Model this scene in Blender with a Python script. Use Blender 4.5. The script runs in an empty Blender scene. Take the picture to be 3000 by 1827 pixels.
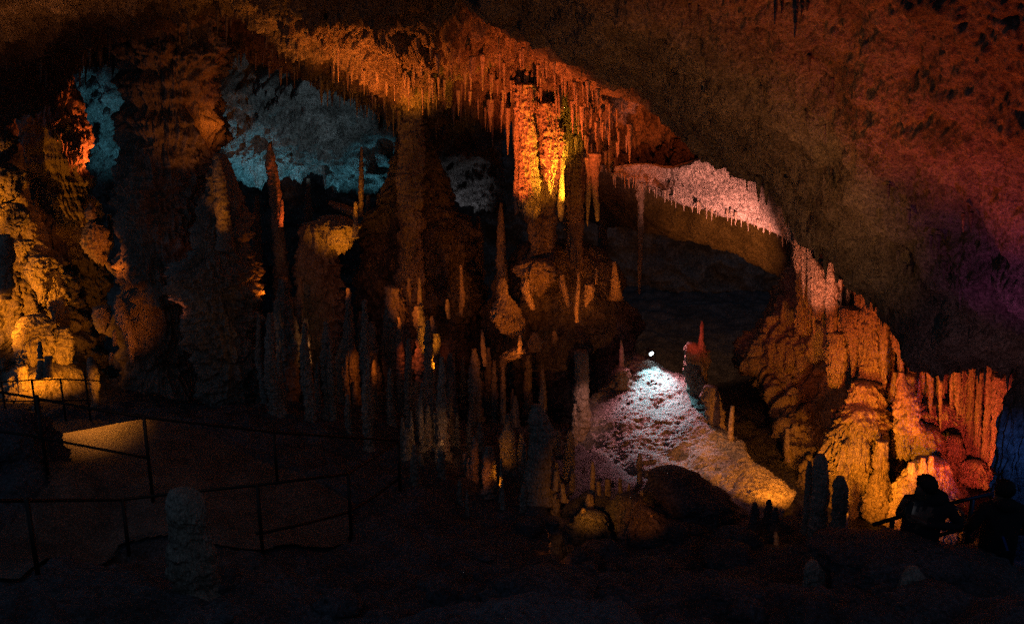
import bpy, bmesh, math, random
import numpy as np
from mathutils import Vector

SC = bpy.context.scene
COL = SC.collection
PI = math.pi
random.seed(11)

# ------------------------------------------------------------------ camera
W0, H0, FPX = 2464.0, 1501.0, 2050.0      # frame units used for the layout
PITCH = math.radians(14)
CT, ST = math.cos(PITCH), math.sin(PITCH)
CAMZ = 6.6
cam = bpy.data.cameras.new('camera')
cam.sensor_width = 36.0
cam.lens = FPX / W0 * 36.0
cam.clip_end = 400
cam.clip_start = 0.05
camo = bpy.data.objects.new('camera', cam)
COL.objects.link(camo)
camo.location = (0, 0, CAMZ)
camo.rotation_euler = (PI / 2 - PITCH, 0, 0)
SC.camera = camo


def ray(u, v):
    xr = (u - W0 / 2) / FPX
    vy = -(v - H0 / 2) / FPX
    return xr, CT + vy * ST, -ST + vy * CT


def at(u, v, Y):
    x, y, z = ray(u, v)
    t = Y / y
    return np.array((x * t, Y, CAMZ + z * t))


def mpp(u, v, Y):                           # metres per layout pixel there
    return Y / ray(u, v)[1] / FPX


# ------------------------------------------------------------------ noise
_r = np.random.RandomState(7)
PERM = np.tile(_r.permutation(256), 4)
GR = _r.normal(size=(256, 3))
GR /= np.linalg.norm(GR, axis=1)[:, None]
CELL = _r.rand(256, 3)


def pn(p):
    i = np.floor(p).astype(np.int64)
    f = p - i
    i &= 255
    w = f * f * f * (f * (f * 6 - 15) + 10)
    out = np.zeros(len(p))
    for dx in (0, 1):
        wx = w[:, 0] if dx else 1 - w[:, 0]
        hx = PERM[i[:, 0] + dx]
        for dy in (0, 1):
            wy = w[:, 1] if dy else 1 - w[:, 1]
            hy = PERM[hx + i[:, 1] + dy]
            for dz in (0, 1):
                wz = w[:, 2] if dz else 1 - w[:, 2]
                g = GR[PERM[hy + i[:, 2] + dz]]
                d = g[:, 0] * (f[:, 0] - dx) + g[:, 1] * (f[:, 1] - dy) + g[:, 2] * (f[:, 2] - dz)
                out += wx * wy * wz * d
    return out * 1.5


def fbm(p, o=4, g=0.5):
    a, s, out = 1.0, 0.0, 0.0
    for k in range(o):
        out = out + a * pn(p + k * 17.3)
        s += a
        a *= g
        p = p * 2.03
    return out / s


def billow(p, o=3, g=0.5):
    a, s, out = 1.0, 0.0, 0.0
    for k in range(o):
        out = out + a * (np.abs(pn(p + k * 11.7)) * 2 - 0.5)
        s += a
        a *= g
        p = p * 2.07
    return out / s


def lumps(p):                                # rounded cells with sharp creases between
    i = np.floor(p).astype(np.int64)
    f = p - i
    best = np.full(len(p), 9.0)
    for dx in (-1, 0, 1):
        for dy in (-1, 0, 1):
            for dz in (-1, 0, 1):
                h = PERM[PERM[PERM[(i[:, 0] + dx) & 255] + ((i[:, 1] + dy) & 255)] + ((i[:, 2] + dz) & 255)]
                c = CELL[h]
                d = (c[:, 0] + dx - f[:, 0]) ** 2 + (c[:, 1] + dy - f[:, 1]) ** 2 + (c[:, 2] + dz - f[:, 2]) ** 2
                best = np.minimum(best, d)
    return 0.6 - np.clip(best, 0, 1.2)


# ------------------------------------------------------------------ materials
def nn(nt, t, **kw):
    n = nt.nodes.new(t)
    for k, v in kw.items():
        setattr(n, k, v)
    return n


def rock_mat(name, c1, c2, rough=0.6, bump=0.5, fine=22.0, stretch=1.0, spec=0.4, dist=0.02):
    m = bpy.data.materials.new(name)
    m.use_nodes = True
    nt = m.node_tree
    b = nt.nodes['Principled BSDF']
    L = nt.links.new
    geo = nn(nt, 'ShaderNodeNewGeometry')
    mp = nn(nt, 'ShaderNodeMapping')
    mp.inputs['Scale'].default_value = (1, 1, stretch)
    L(geo.outputs['Position'], mp.inputs['Vector'])
    n1 = nn(nt, 'ShaderNodeTexNoise')
    n1.inputs['Scale'].default_value = 1.7
    n1.inputs['Detail'].default_value = 8
    n1.inputs['Roughness'].default_value = 0.65
    L(mp.outputs[0], n1.inputs['Vector'])
    rp = nn(nt, 'ShaderNodeValToRGB')
    rp.color_ramp.elements[0].position = 0.36
    rp.color_ramp.elements[0].color = (*c1, 1)
    rp.color_ramp.elements[1].position = 0.64
    rp.color_ramp.elements[1].color = (*c2, 1)
    L(n1.outputs['Fac'], rp.inputs['Fac'])
    # dark speckle of grit
    n2 = nn(nt, 'ShaderNodeTexNoise')
    n2.inputs['Scale'].default_value = fine * 1.5
    n2.inputs['Detail'].default_value = 6
    n2.inputs['Roughness'].default_value = 0.82
    L(mp.outputs[0], n2.inputs['Vector'])
    mr = nn(nt, 'ShaderNodeMapRange')
    mr.inputs['From Min'].default_value = 0.36
    mr.inputs['From Max'].default_value = 0.60
    mr.inputs['To Min'].default_value = 0.12
    mr.inputs['To Max'].default_value = 1.3
    L(n2.outputs['Fac'], mr.inputs['Value'])
    mx = nn(nt, 'ShaderNodeMix', data_type='RGBA', blend_type='MULTIPLY')
    mx.inputs['Factor'].default_value = 1.0
    L(rp.outputs['Color'], mx.inputs['A'])
    L(mr.outputs['Result'], mx.inputs['B'])
    L(mx.outputs['Result'], b.inputs['Base Color'])
    mr2 = nn(nt, 'ShaderNodeMapRange')
    mr2.inputs['To Min'].default_value = rough - 0.22
    mr2.inputs['To Max'].default_value = rough + 0.2
    L(n1.outputs['Fac'], mr2.inputs['Value'])
    L(mr2.outputs['Result'], b.inputs['Roughness'])
    b.inputs['Specular IOR Level'].default_value = spec
    vo = nn(nt, 'ShaderNodeTexVoronoi')
    vo.inputs['Scale'].default_value = fine * 0.6
    L(mp.outputs[0], vo.inputs['Vector'])
    ad = nn(nt, 'ShaderNodeMath', operation='MULTIPLY_ADD')
    L(vo.outputs['Distance'], ad.inputs[0])
    ad.inputs[1].default_value = -0.35
    L(n2.outputs['Fac'], ad.inputs[2])
    bp = nn(nt, 'ShaderNodeBump')
    bp.inputs['Strength'].default_value = bump
    bp.inputs['Distance'].default_value = dist * 2.5
    L(ad.outputs[0], bp.inputs['Height'])
    L(bp.outputs[0], b.inputs['Normal'])
    return m


def flat_mat(name, c, rough=0.6, metal=0.0, emit=None, es=0.0, noise=0.25):
    m = bpy.data.materials.new(name)
    m.use_nodes = True
    nt = m.node_tree
    b = nt.nodes['Principled BSDF']
    n = nn(nt, 'ShaderNodeTexNoise')
    n.inputs['Scale'].default_value = 18
    n.inputs['Detail'].default_value = 5
    rp = nn(nt, 'ShaderNodeValToRGB')
    rp.color_ramp.elements[0].color = (*[x * (1 - noise) for x in c], 1)
    rp.color_ramp.elements[1].color = (*[min(1, x * (1 + noise)) for x in c], 1)
    nt.links.new(n.outputs['Fac'], rp.inputs['Fac'])
    nt.links.new(rp.outputs['Color'], b.inputs['Base Color'])
    b.inputs['Roughness'].default_value = rough
    b.inputs['Metallic'].default_value = metal
    if emit:
        b.inputs['Emission Color'].default_value = (*emit, 1)
        b.inputs['Emission Strength'].default_value = es
    return m


M_CEIL = rock_mat('ceiling_rock', (.15, .13, .10), (.36, .32, .26), .65, .9, 16, .8, dist=.04)
M_WALL = rock_mat('wall_rock', (.16, .15, .13), (.36, .34, .31), .65, .9, 9, .7, dist=.05)
M_FLOW = rock_mat('flowstone', (.26, .22, .16), (.48, .43, .35), .5, .55, 26, .35, spec=.5)
M_DRIP = rock_mat('dripstone', (.24, .20, .15), (.46, .41, .33), .48, .6, 30, .5, spec=.5)
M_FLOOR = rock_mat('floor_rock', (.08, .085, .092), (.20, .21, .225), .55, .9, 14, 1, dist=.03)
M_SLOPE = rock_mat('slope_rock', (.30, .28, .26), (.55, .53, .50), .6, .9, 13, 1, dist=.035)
M_PATH = rock_mat('path_concrete', (.09, .08, .07), (.24, .21, .18), .42, .7, 22, 1, dist=.02)
M_STEEL = flat_mat('rail_steel', (.035, .033, .03), .45, .8)


# ------------------------------------------------------------------ mesh helpers
def grid_mesh(name, P, closed=False):
    n, m = P.shape[:2]
    me = bpy.data.meshes.new(name)
    me.vertices.add(n * m)
    me.vertices.foreach_set('co', P.reshape(-1).astype(np.float32))
    mm = m if closed else m - 1
    a = np.arange(n - 1)[:, None] * m
    j = np.arange(mm)[None, :]
    j2 = (j + 1) % m
    q = np.stack([a + j, a + j2, a + m + j2, a + m + j], -1).reshape(-1)
    k = (n - 1) * mm
    me.loops.add(4 * k)
    me.loops.foreach_set('vertex_index', q.astype(np.int32))
    me.polygons.add(k)
    me.polygons.foreach_set('loop_start', np.arange(0, 4 * k, 4, dtype=np.int32))
    me.polygons.foreach_set('use_smooth', np.ones(k, dtype=bool))
    me.update(calc_edges=True)
    return me


def link(name, me, mat, label=None, cat=None, group=None, kind=None, parent=None, loc=None):
    o = bpy.data.objects.new(name, me)
    COL.objects.link(o)
    if mat is not None and me is not None:
        me.materials.append(mat)
    if loc is not None:
        o.location = loc
    if parent is not None:
        o.parent = parent
    if label:
        o['label'] = label
    if cat:
        o['category'] = cat
    if group:
        o['group'] = group
    if kind:
        o['kind'] = kind
    return o


STY = {  # noise, flute, ledge, ledge spacing (radii), lump, lump size (radii)
    'knob': (.20, .10, .30, 1.0, .26, .75),
    'spike': (.12, .08, .08, 3.0, .08, .9),
    'flute': (.16, .60, .14, 1.3, .08, .5),
    'plate': (.20, .26, .36, .5, .12, .5),
    'lump': (.22, .10, .12, .8, .42, .5),
    'rock': (.44, .04, .10, 1.2, .26, .5),
    'rough': (.26, .34, .26, .6, .24, .34),
    'hill': (.10, .08, .05, .25, .24, .16),
}


def smooth_prof(pr, n):
    v = np.array([p[0] for p in pr], float)
    c = np.array([(p[1] + p[2]) / 2 for p in pr], float)
    h = np.array([(p[2] - p[1]) / 2 for p in pr], float)
    t = np.linspace(v[0], v[-1], n)
    cc = np.interp(t, v, c)
    hh = np.interp(t, v, h)
    k = max(1, n // 22)
    if k > 1:
        ker = np.ones(2 * k + 1)
        ker /= ker.sum()
        def sm(a):
            return np.convolve(np.pad(a, k, mode='edge'), ker, mode='valid')
        cc, hh = sm(cc), sm(hh)
    return t, cc, hh


SEED = [0]


def form(name, label, cat, Y, prof, st='knob', amp=1.0, k=0.9, ragged=0.0, group=None, mat=None,
         res=2.2, hang=False, lscale=1.0, parent=None, mesh_only=False):
    """A body of dripstone: rings of real size at distance Y, widths read off the layout, rough all round."""
    nA, fA, lA, lS, bA, bS = STY[st]
    SEED[0] += 1
    sd = SEED[0] * 7.31
    pl = prof[-1][0] - prof[0][0]
    wmax = max(p[2] - p[1] for p in prof)
    if wmax > 60:
        res = min(res, 1.7)
    n = int(min(380, max(14, pl / res)))
    m = int(min(380, max(12, wmax * 2.6 / res)))
    t, cc, hh = smooth_prof(prof, n)
    cx, cz, R = [], [], []
    for i in range(n):
        p = at(cc[i], t[i], Y)
        cx.append(p[0])
        cz.append(p[2])
        R.append(max(.006, hh[i] * mpp(cc[i], t[i], Y)))
    cx, cz, R = np.array(cx), np.array(cz), np.array(R)
    R0 = max(.02, float(np.median(R)))
    line = np.stack([np.full(n, sd), np.full(n, 2.2), cz / (R0 * 1.7)], -1)
    R = R * (1 + .24 * amp * fbm(line, 3))
    wob = .22 * min(R0, .4) * amp
    wx, wy = wob * fbm(line + 9.1, 3), wob * fbm(line + 23.7, 3)
    if st == 'knob' and not hang and n > 16:            # spreading foot
        f = np.clip((np.arange(n) / (n - 1) - .84) / .16, 0, 1) ** 2
        R = R * (1 + .35 * f)
    # domed caps at both ends
    tt = np.array([0.0004, .12, .4, .7, .92])
    rs = np.sqrt(1 - (1 - tt) ** 2)
    capz = (1 - tt) * .25
    e5 = np.ones(5)
    cx = np.concatenate([e5 * cx[0], cx, e5 * cx[-1]])
    wx = np.concatenate([e5 * wx[0], wx, e5 * wx[-1]])
    wy = np.concatenate([e5 * wy[0], wy, e5 * wy[-1]])
    cz = np.concatenate([cz[0] + (capz - capz[-1]) * R[0], cz, cz[-1] - (capz[::-1] - capz[-1]) * R[-1]])
    R = np.concatenate([R[0] * rs, R, R[-1] * rs[::-1]])
    N = len(R)
    th = np.linspace(0, 2 * PI, m, endpoint=False)
    C, S = np.cos(th)[None, :], np.sin(th)[None, :]
    X = cx[:, None] + R[:, None] * C
    Yy = Y + k * R[:, None] * S
    Z = np.repeat(cz[:, None], m, 1)
    P = np.stack([X, Yy, Z], -1).reshape(-1, 3)
    d = np.zeros(len(P))
    P = P + np.array((sd * .37, sd * .11, 0))
    d += nA * fbm(P / (R0 * 1.1), 5, .58) * 1.7
    if fA:
        fq = 1 / min(max(.05, R0 * .28), .12)
        q = P * np.array((fq, fq, fq * .09))
        q = q + .5 * np.stack([fbm(P / (R0 * .8), 2)] * 3, -1)
        d += fA * (billow(q, 3, .6) - .1) * (.55 + .9 * np.clip(fbm(P / (R0 * 1.5) + 7, 2) + .5, 0, 1)) * min(1, .3 / R0 + .35)
    if bA:
        sz = min(R0 * bS * 1.4, .5)
        d += bA * lumps(P / (sz * np.array((1, 1, 1.3))) + 5) * 1.3
        if R0 > .25:
            d += bA * .45 * lumps(P / (sz * .42) + 11)
    if lA:
        sp = min(R0 * lS * lscale, .55)
        ph = -P[:, 2] / sp + 1.9 * fbm(P / (sp * 2.6), 4, .6) + .22 * pn(P * np.array((2.6 / sp, 2.6 / sp, .5 / sp)))
        s = ph - np.floor(ph)
        d += lA * (np.minimum(s, (1 - s) * 5) - .4) * np.clip(.5 + 1.8 * fbm(P / R0 + 31, 3), .0, 1.4) * min(1, .3 / R0 + .3)
    d = d.reshape(N, m) * amp
    fine = (.030 * fbm(P * np.array((7., 7., 4.5)), 4, .6) + .016 * lumps(P * np.array((11., 11., 8.))) + .022 * billow(P * np.array((14., 14., 2.2)), 2)).reshape(N, m)
    loc = np.minimum(R, R0 * 1.6)[:, None]
    D = d * loc + fine * np.clip(loc / .2, 0, 1)
    X = X + D * C + wx[:, None]
    Yy = Yy + D * S * k + wy[:, None]
    if ragged:
        w = np.clip((np.arange(N) / (N - 1) - .72) / .28, 0, 1)[:, None]
        fq = 1 / min(max(.05, R0 * .35), .2)
        nz = pn(np.stack([X, Yy, Z * 0], -1).reshape(-1, 3) * fq).reshape(N, m)
        Z = Z + w * nz * ragged * min(R0, .5)
    P = np.stack([X, Yy, Z], -1)
    if mesh_only:
        return P
    base = np.array((cx.mean(), Y, P[..., 2].max() if hang else P[..., 2].min()))
    me = grid_mesh(name, P - base, True)
    return link(name, me, mat or M_DRIP, label, cat, group, loc=base, parent=parent)


def cr(A, n, axis):                          # Catmull-Rom resampling of a control lattice
    A = np.moveaxis(A, axis, 0)
    k = len(A)
    t = np.linspace(0, k - 1 - 1e-9, n)
    i = np.floor(t).astype(int)
    f = (t - i).reshape(-1, *([1] * (A.ndim - 1)))
    g = lambda j: A[np.clip(j, 0, k - 1)]
    a, b, c, d = g(i - 1), g(i), g(i + 1), g(i + 2)
    out = .5 * ((2 * b) + (-a + c) * f + (2 * a - 5 * b + 4 * c - d) * f ** 2 + (-a + 3 * b - 3 * c + d) * f ** 3)
    return np.moveaxis(out, 0, axis)


def sheet(name, rows, n, m, disp, mat, label=None, cat=None, kind='structure', flip=False):
    A = np.array([[at(*p[1:]) if p[0] == 'p' else np.array(p[1:]) if p[0] == 'w' else at(*p) for p in r] for r in rows])
    P = cr(cr(A, n, 0), m, 1)
    gu = np.gradient(P, axis=0)
    gv = np.gradient(P, axis=1)
    N = np.cross(gu, gv)
    N /= np.linalg.norm(N, axis=2)[..., None] + 1e-9
    tow = np.array((0, 0, CAMZ)) - P
    if (N * tow).sum(2).mean() < 0:
        N = -N
    if flip:
        N = -N
    Q = P.reshape(-1, 3)
    d = np.zeros(len(Q))
    for kind_, amp, fr, o in disp:
        q = Q * np.array(fr)
        if kind_ == 'f':
            d += amp * fbm(q, o, .55)
        elif kind_ == 'b':
            d += amp * billow(q, o)
        elif kind_ == 'r':
            d -= amp * (np.abs(fbm(q, o)) * 2.2 - .4)
        elif kind_ == 'l':
            d += amp * lumps(q)
    P = P + N * d.reshape(n, m)[..., None]
    me = grid_mesh(name, P)
    o = link(name, me, mat, label, cat, None, kind)
    return o, P


def tube(pts, r, seg=8):
    """verts, faces of a round bar through pts"""
    V, F = [], []
    pts = [Vector(p) for p in pts]
    for i, p in enumerate(pts):
        d = (pts[min(i + 1, len(pts) - 1)] - pts[max(i - 1, 0)]).normalized()
        a = d.cross(Vector((0, 0, 1)))
        if a.length < .1:
            a = d.cross(Vector((0, 1, 0)))
        a.normalize()
        b = d.cross(a)
        for s in range(seg):
            th = 2 * PI * s / seg
            V.append(p + (a * math.cos(th) + b * math.sin(th)) * r)
    k = len(pts)
    for i in range(k - 1):
        for s in range(seg):
            s2 = (s + 1) % seg
            F.append((i * seg + s, i * seg + s2, (i + 1) * seg + s2, (i + 1) * seg + s))
    F.append(tuple(range(seg))[::-1])
    F.append(tuple((k - 1) * seg + s for s in range(seg)))
    return V, F


def py_mesh(name, V, F, smooth=True):
    me = bpy.data.meshes.new(name)
    me.from_pydata([tuple(v) for v in V], [], F)
    me.update()
    if smooth:
        for p in me.polygons:
            p.use_smooth = True
    return me


def empty(name, loc, label, cat, group=None):
    o = bpy.data.objects.new(name, None)
    COL.objects.link(o)
    o.location = loc
    o['label'] = label
    o['category'] = cat
    if group:
        o['group'] = group
    return o


def lerp_rows(outer, edge, ts):
    """rows between an outer and an edge polyline, flat in perspective"""
    out = []
    for t in ts:
        r = []
        for a, b in zip(outer, edge):
            iy = (1 - t) / a[2] + t / b[2]
            r.append((a[0] * (1 - t) + b[0] * t, a[1] * (1 - t) + b[1] * t, 1 / iy))
        out.append(r)
    return out

# ------------------------------------------------------------------ the cave shell
# near ceiling: slopes down away from the viewer over the upper right
A_EDGE = [(1020, -120, 15.5), (1130, 20, 16.5), (1260, 110, 17), (1400, 215, 17), (1540, 245, 16.5), (1640, 318, 16),
          (1755, 402, 15), (1880, 498, 14), (1960, 600, 13), (2080, 690, 12.4), (2160, 790, 11.8), (2250, 880, 11.2),
          (2460, 885, 10.4), (2620, 900, 10)]
A_OUT = [(1150, -500, 9), (1300, -500, 8), (1500, -500, 7.5), (1700, -480, 7), (1900, -450, 6.5), (2100, -400, 6.2),
         (2300, -350, 6), (2500, -250, 5.8), (2650, -100, 5.8), (2750, 100, 6), (2800, 300, 6.2), (2850, 500, 6.5),
         (2900, 700, 7), (2900, 850, 7.5)]
rows = lerp_rows(A_OUT, A_EDGE, (0, .3, .55, .8, 1))
rows.append([(u + 20, v - 25, Y + 1.2) for u, v, Y in A_EDGE])
rows.append([(u + 60, v - 140, Y + 5) for u, v, Y in A_EDGE])
_, PA = sheet('cave_ceiling', rows, 560, 900,
              [('f', .34, (.35, .35, .5), 3), ('b', .22, (1.3, 1.3, .7), 4), ('f', .16, (1.8, 1.8, 1.1), 5),
               ('b', .05, (6, 6, 2.4), 3), ('f', .06, (7, 7, 5), 3)], M_CEIL)

# mid ceiling: the long ragged ridge behind it
B_EDGE = [(-320, 350, 16), (-120, 335, 17), (40, 265, 18), (180, 165, 20), (340, 130, 21), (540, 110, 21.5), (720, 180, 21),
          (850, 225, 21), (950, 268, 20.5), (1060, 268, 20.5), (1220, 272, 20), (1330, 315, 19.5), (1440, 385, 19.8),
          (1560, 405, 20.2), (1680, 405, 20.4), (1800, 405, 20.4)]
B_OUT = [(-500, -450, 9), (-300, -450, 9), (-100, -480, 9), (100, -500, 9), (300, -500, 9.5), (500, -500, 10), (650, -500, 10),
         (760, -480, 10.5), (860, -460, 11), (980, -440, 12), (1100, -400, 13), (1250, -350, 14), (1400, -200, 15),
         (1550, -100, 16.5), (1680, 0, 17.5), (1800, 100, 18)]
rows = lerp_rows(B_OUT, B_EDGE, (0, .35, .6, .8, .93, 1))
rows.append([(u, v - 12, Y + 1.0) for u, v, Y in B_EDGE])
rows.append([(u, v - 120, Y + 4) for u, v, Y in B_EDGE])
_, PB = sheet('cave_ceiling', rows, 520, 960,
              [('f', .6, (.3, .3, .3), 3), ('b', .40, (1.6, 1.6, .22), 3), ('r', .20, (3.2, 3.2, .5), 3),
               ('b', .13, (7, 7, .7), 3), ('f', .06, (12, 12, 5), 3)], M_CEIL)

# pink-lit low roof behind the ridge and the brown roof band deeper in
E_EDGE = [(1470, 420, 18.9), (1540, 440, 18.6), (1610, 472, 18.3), (1690, 500, 17.9), (1780, 524, 17.4), (1860, 548, 16.8),
          (1930, 590, 16.2)]
E_H = (20, 50, 72, 130, 190, 230, 250)
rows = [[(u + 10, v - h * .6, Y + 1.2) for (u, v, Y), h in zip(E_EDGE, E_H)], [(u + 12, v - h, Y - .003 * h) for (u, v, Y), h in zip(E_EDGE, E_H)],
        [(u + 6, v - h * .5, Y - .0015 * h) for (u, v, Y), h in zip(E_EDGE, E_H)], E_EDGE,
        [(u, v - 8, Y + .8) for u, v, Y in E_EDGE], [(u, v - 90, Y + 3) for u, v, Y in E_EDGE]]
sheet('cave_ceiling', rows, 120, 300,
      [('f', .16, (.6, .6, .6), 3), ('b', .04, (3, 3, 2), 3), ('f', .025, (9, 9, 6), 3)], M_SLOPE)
G_EDGE = [(1360, 520, 24), (1460, 520, 24), (1540, 545, 23.5), (1640, 565, 23), (1740, 590, 22.3), (1830, 622, 21.5), (1920, 668, 20.5),
          (2000, 720, 19.5)]
rows = [[(u + 30, v - 260, Y - .4) for u, v, Y in G_EDGE], [(u + 10, v - 120, Y - .9) for u, v, Y in G_EDGE], G_EDGE,
        [(u, v - 8, Y + 1) for u, v, Y in G_EDGE], [(u, v - 90, Y + 4) for u, v, Y in G_EDGE]]
sheet('cave_ceiling', rows, 130, 300,
      [('f', .35, (.5, .5, .5), 3), ('b', .12, (1.5, 1.5, 1.5), 3), ('f', .05, (6, 6, 6), 3)], M_CEIL)

# blue-lit hanging wall deep at the back
D_EDGE = [(60, 560, 29), (140, 520, 29), (210, 470, 29), (285, 455, 28.6), (330, 380, 28.5), (400, 330, 28.5), (480, 300, 28),
          (540, 350, 27.6), (600, 385, 27.4), (670, 396, 27.2), (760, 415, 27), (845, 440, 27), (905, 478, 26.8), (940, 410, 26.8),
          (985, 330, 26.6), (1050, 420, 26.4), (1150, 505, 26.2), (1215, 490, 26)]
rows = [[(u, -60, Y - 2) for u, v, Y in D_EDGE], [(u, .55 * v - 10, Y - 1.3) for u, v, Y in D_EDGE],
        [(u, v - 40, Y - .3) for u, v, Y in D_EDGE], D_EDGE,
        [(u, v - 12, Y + 1) for u, v, Y in D_EDGE], [(u, v - 120, Y + 5) for u, v, Y in D_EDGE]]
sheet('cave_wall', rows, 260, 560,
      [('f', 1.6, (.33, .33, .33), 3), ('r', .75, (.8, .8, 1.0), 4), ('b', .30, (2.2, 2.2, 1.6), 4), ('f', .10, (6, 6, 4), 3)], M_WALL)

# the far wall that closes the hall
rows = []
for v in (-350, 0, 350, 600, 800, 1000, 1250):
    rows.append([(u, v, 35 - .002 * abs(u - 900) - (6 if u > 2300 else 0)) for u in (-900, -400, 0, 400, 800, 1200, 1500, 1700, 1900, 2200, 2700)])
sheet('cave_wall', rows, 260, 380, [('f', 2.2, (.18, .18, .18), 3), ('r', .8, (.5, .5, .7), 4), ('b', .25, (1.6, 1.6, 1.6), 3)], M_WALL)

# right wall behind the flowstone
rows = []
for v, ul in ((560, 1930), (660, 1905), (770, 1840), (850, 1800), (920, 1845), (1000, 1885), (1100, 1905), (1180, 1935),
              (1300, 1960), (1450, 1980)):
    yl = float(np.interp(v, (560, 850, 1000, 1100, 1200, 1450), (20, 19.4, 17.4, 15.9, 15.0, 14.2)))
    rows.append([(ul + 110, v, yl + 5), (ul + 4, v, yl), (ul + 90, v, min(18, yl - .4)), (2060, v, min(15.9, yl - .5)), (2200, v, min(15.0, yl - .4)),
                 (2350, v, 14.2), (2560, v, 13.2)])
sheet('cave_wall', rows, 360, 300,
      [('f', .5, (.4, .4, .4), 3), ('l', .10, (1.5, 1.5, 1.2), 1), ('b', .42, (2.4, 2.4, .35), 4), ('r', .14, (3, 3, 4), 4), ('l', .07, (5, 5, 5), 1), ('f', .08, (9, 9, 9), 3)], M_FLOW)

# lit scree slope
RIDGE = [(1500, 880, 18.2), (1523, 858, 18), (1574, 878, 17.6), (1631, 900, 17.2), (1672, 926, 16.8), (1701, 985, 16), (1706, 1021, 15.6),
         (1745, 1046, 15.2), (1783, 1078, 14.7), (1799, 1118, 14.2), (1850, 1148, 13.8), (1917, 1186, 13.4)]
FOOT = [(1438, 945, 17.2), (1424, 965, 16.9), (1416, 1000, 16.5), (1416, 1050, 15.8), (1440, 1090, 15.2), (1500, 1115, 14.8), (1560, 1130, 14.5),
        (1640, 1146, 14.2), (1700, 1165, 13.8), (1755, 1195, 13.3), (1812, 1256, 12.6), (1860, 1275, 12.4)]
rows = [[('w', *(at(*p) + np.array((.7, 3.0, -1.6)))) for p in RIDGE],
        [('w', *(at(*p) + np.array((.25, .8, -.45)))) for p in RIDGE],
        RIDGE] + lerp_rows(RIDGE, FOOT, (.35, .7, 1)) + [[(u - 40, v + 90, Y - .5) for u, v, Y in FOOT]]
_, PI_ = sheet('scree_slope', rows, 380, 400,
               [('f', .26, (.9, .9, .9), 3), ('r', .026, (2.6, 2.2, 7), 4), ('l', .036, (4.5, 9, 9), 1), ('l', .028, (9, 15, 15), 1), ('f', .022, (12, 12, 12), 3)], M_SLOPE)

# floor of the hall: one sheet, high under the viewer and at the left, low in the middle
FC = [(0, 1500, 7), (-300, 1400, 8), (46, 1429, 8.2), (290, 1376, 10.7), (616, 1351, 10.3), (840, 1310, 11.5), (115, 1136, 11.2), (364, 1178, 11.4),
      (250, 1080, 13.5), (75, 1020, 16.8), (210, 1020, 16.8), (-200, 1080, 14), (960, 1182, 13), (660, 1180, 12.3), (600, 1500, 7.6), (1232, 1500, 8),
      (1700, 1500, 7.6), (2200, 1500, 7.2), (2500, 1500, 6.4), (1232, 1250, 13), (1500, 1350, 11.4), (1232, 1000, 20), (600, 960, 21), (1232, 830, 27),
      (1900, 1290, 12), (2050, 1330, 10.6), (2185, 1478, 9.4), (2400, 1400, 9.6), (1650, 1250, 12.4), (700, 850, 27), (200, 950, 22), (1600, 900, 24),
      (1000, 1400, 10.2), (350, 1250, 10.9),
      (2050, 1290, 13.5), (2250, 1310, 13), (2400, 1270, 12.6), (2130, 1300, 12.2), (1950, 1240, 14)]
FP = np.array([at(*p) for p in FC] + [(x, y, z) for x, y, z in ((-6, 3, 4.2), (0, 3, 4.2), (6, 3, 4.2), (-6, 0, 4.9), (0, 0, 4.9), (6, 0, 4.9),
                                                              (-14, 6, 3), (14, 6, 3), (-16, 20, 0), (16, 20, 0), (-16, 34, -1), (0, 34, -1), (16, 34, -1))])


def floor_z(x, y):
    d2 = (x[..., None] - FP[:, 0]) ** 2 + (y[..., None] - FP[:, 1]) ** 2
    w = 1 / (d2 + .35) ** 1.7
    return (w * FP[:, 2]).sum(-1) / w.sum(-1)


PATH_POLY = [at(u, v, Y)[:2] for u, v, Y in ((95, 1020, 16.8), (240, 1016, 16.9), (420, 1070, 15), (640, 1130, 13.2), (850, 1170, 12.4),
                                             (840, 1300, 11.3), (620, 1345, 10.4), (300, 1372, 10.7), (60, 1430, 8.3), (-200, 1400, 8.3),
                                             (-60, 1250, 9.8), (110, 1150, 11))]


def in_poly(x, y, poly=PATH_POLY):
    ins = np.zeros(x.shape, bool)
    n = len(poly)
    for i in range(n):
        x1, y1 = poly[i]
        x2, y2 = poly[(i + 1) % n]
        c = (y1 > y) != (y2 > y)
        xi = (x2 - x1) * (y - y1) / (y2 - y1 + 1e-9) + x1
        ins ^= c & (x < xi)
    return ins


yy = np.concatenate([np.linspace(-2, 6, 30, endpoint=False), np.linspace(6, 18, 380, endpoint=False), np.linspace(18, 36, 130)])
xx = np.linspace(-13, 13, 560)
GX, GY = np.meshgrid(xx, yy)
GZ = floor_z(GX, GY)
q = np.stack([GX, GY, GZ], -1).reshape(-1, 3)
rough = .24 * fbm(q * .8, 3) + .16 * lumps(q * np.array((1.3, 1.3, .6))) + .10 * billow(q * 2.4, 3) + .035 * lumps(q * 4.0)
pathm = in_poly(GX, GY).astype(float)
pk = pathm.copy()
for _ in range(2):
    pk = (pk + np.roll(pk, 1, 0) + np.roll(pk, -1, 0) + np.roll(pk, 1, 1) + np.roll(pk, -1, 1)) / 5
SL = [at(*p)[:2] for p in RIDGE] + [at(*p)[:2] for p in FOOT[::-1]]
carve = in_poly(GX, GY, SL).astype(float)
for _ in range(14):
    carve = (carve + np.roll(carve, 1, 0) + np.roll(carve, -1, 0) + np.roll(carve, 1, 1) + np.roll(carve, -1, 1)) / 5
GZ = GZ - 1.0 * carve
GZ = GZ + rough.reshape(GX.shape) * (1 - pk) + pk * .06 * fbm(q * .5, 2).reshape(GX.shape)
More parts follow.
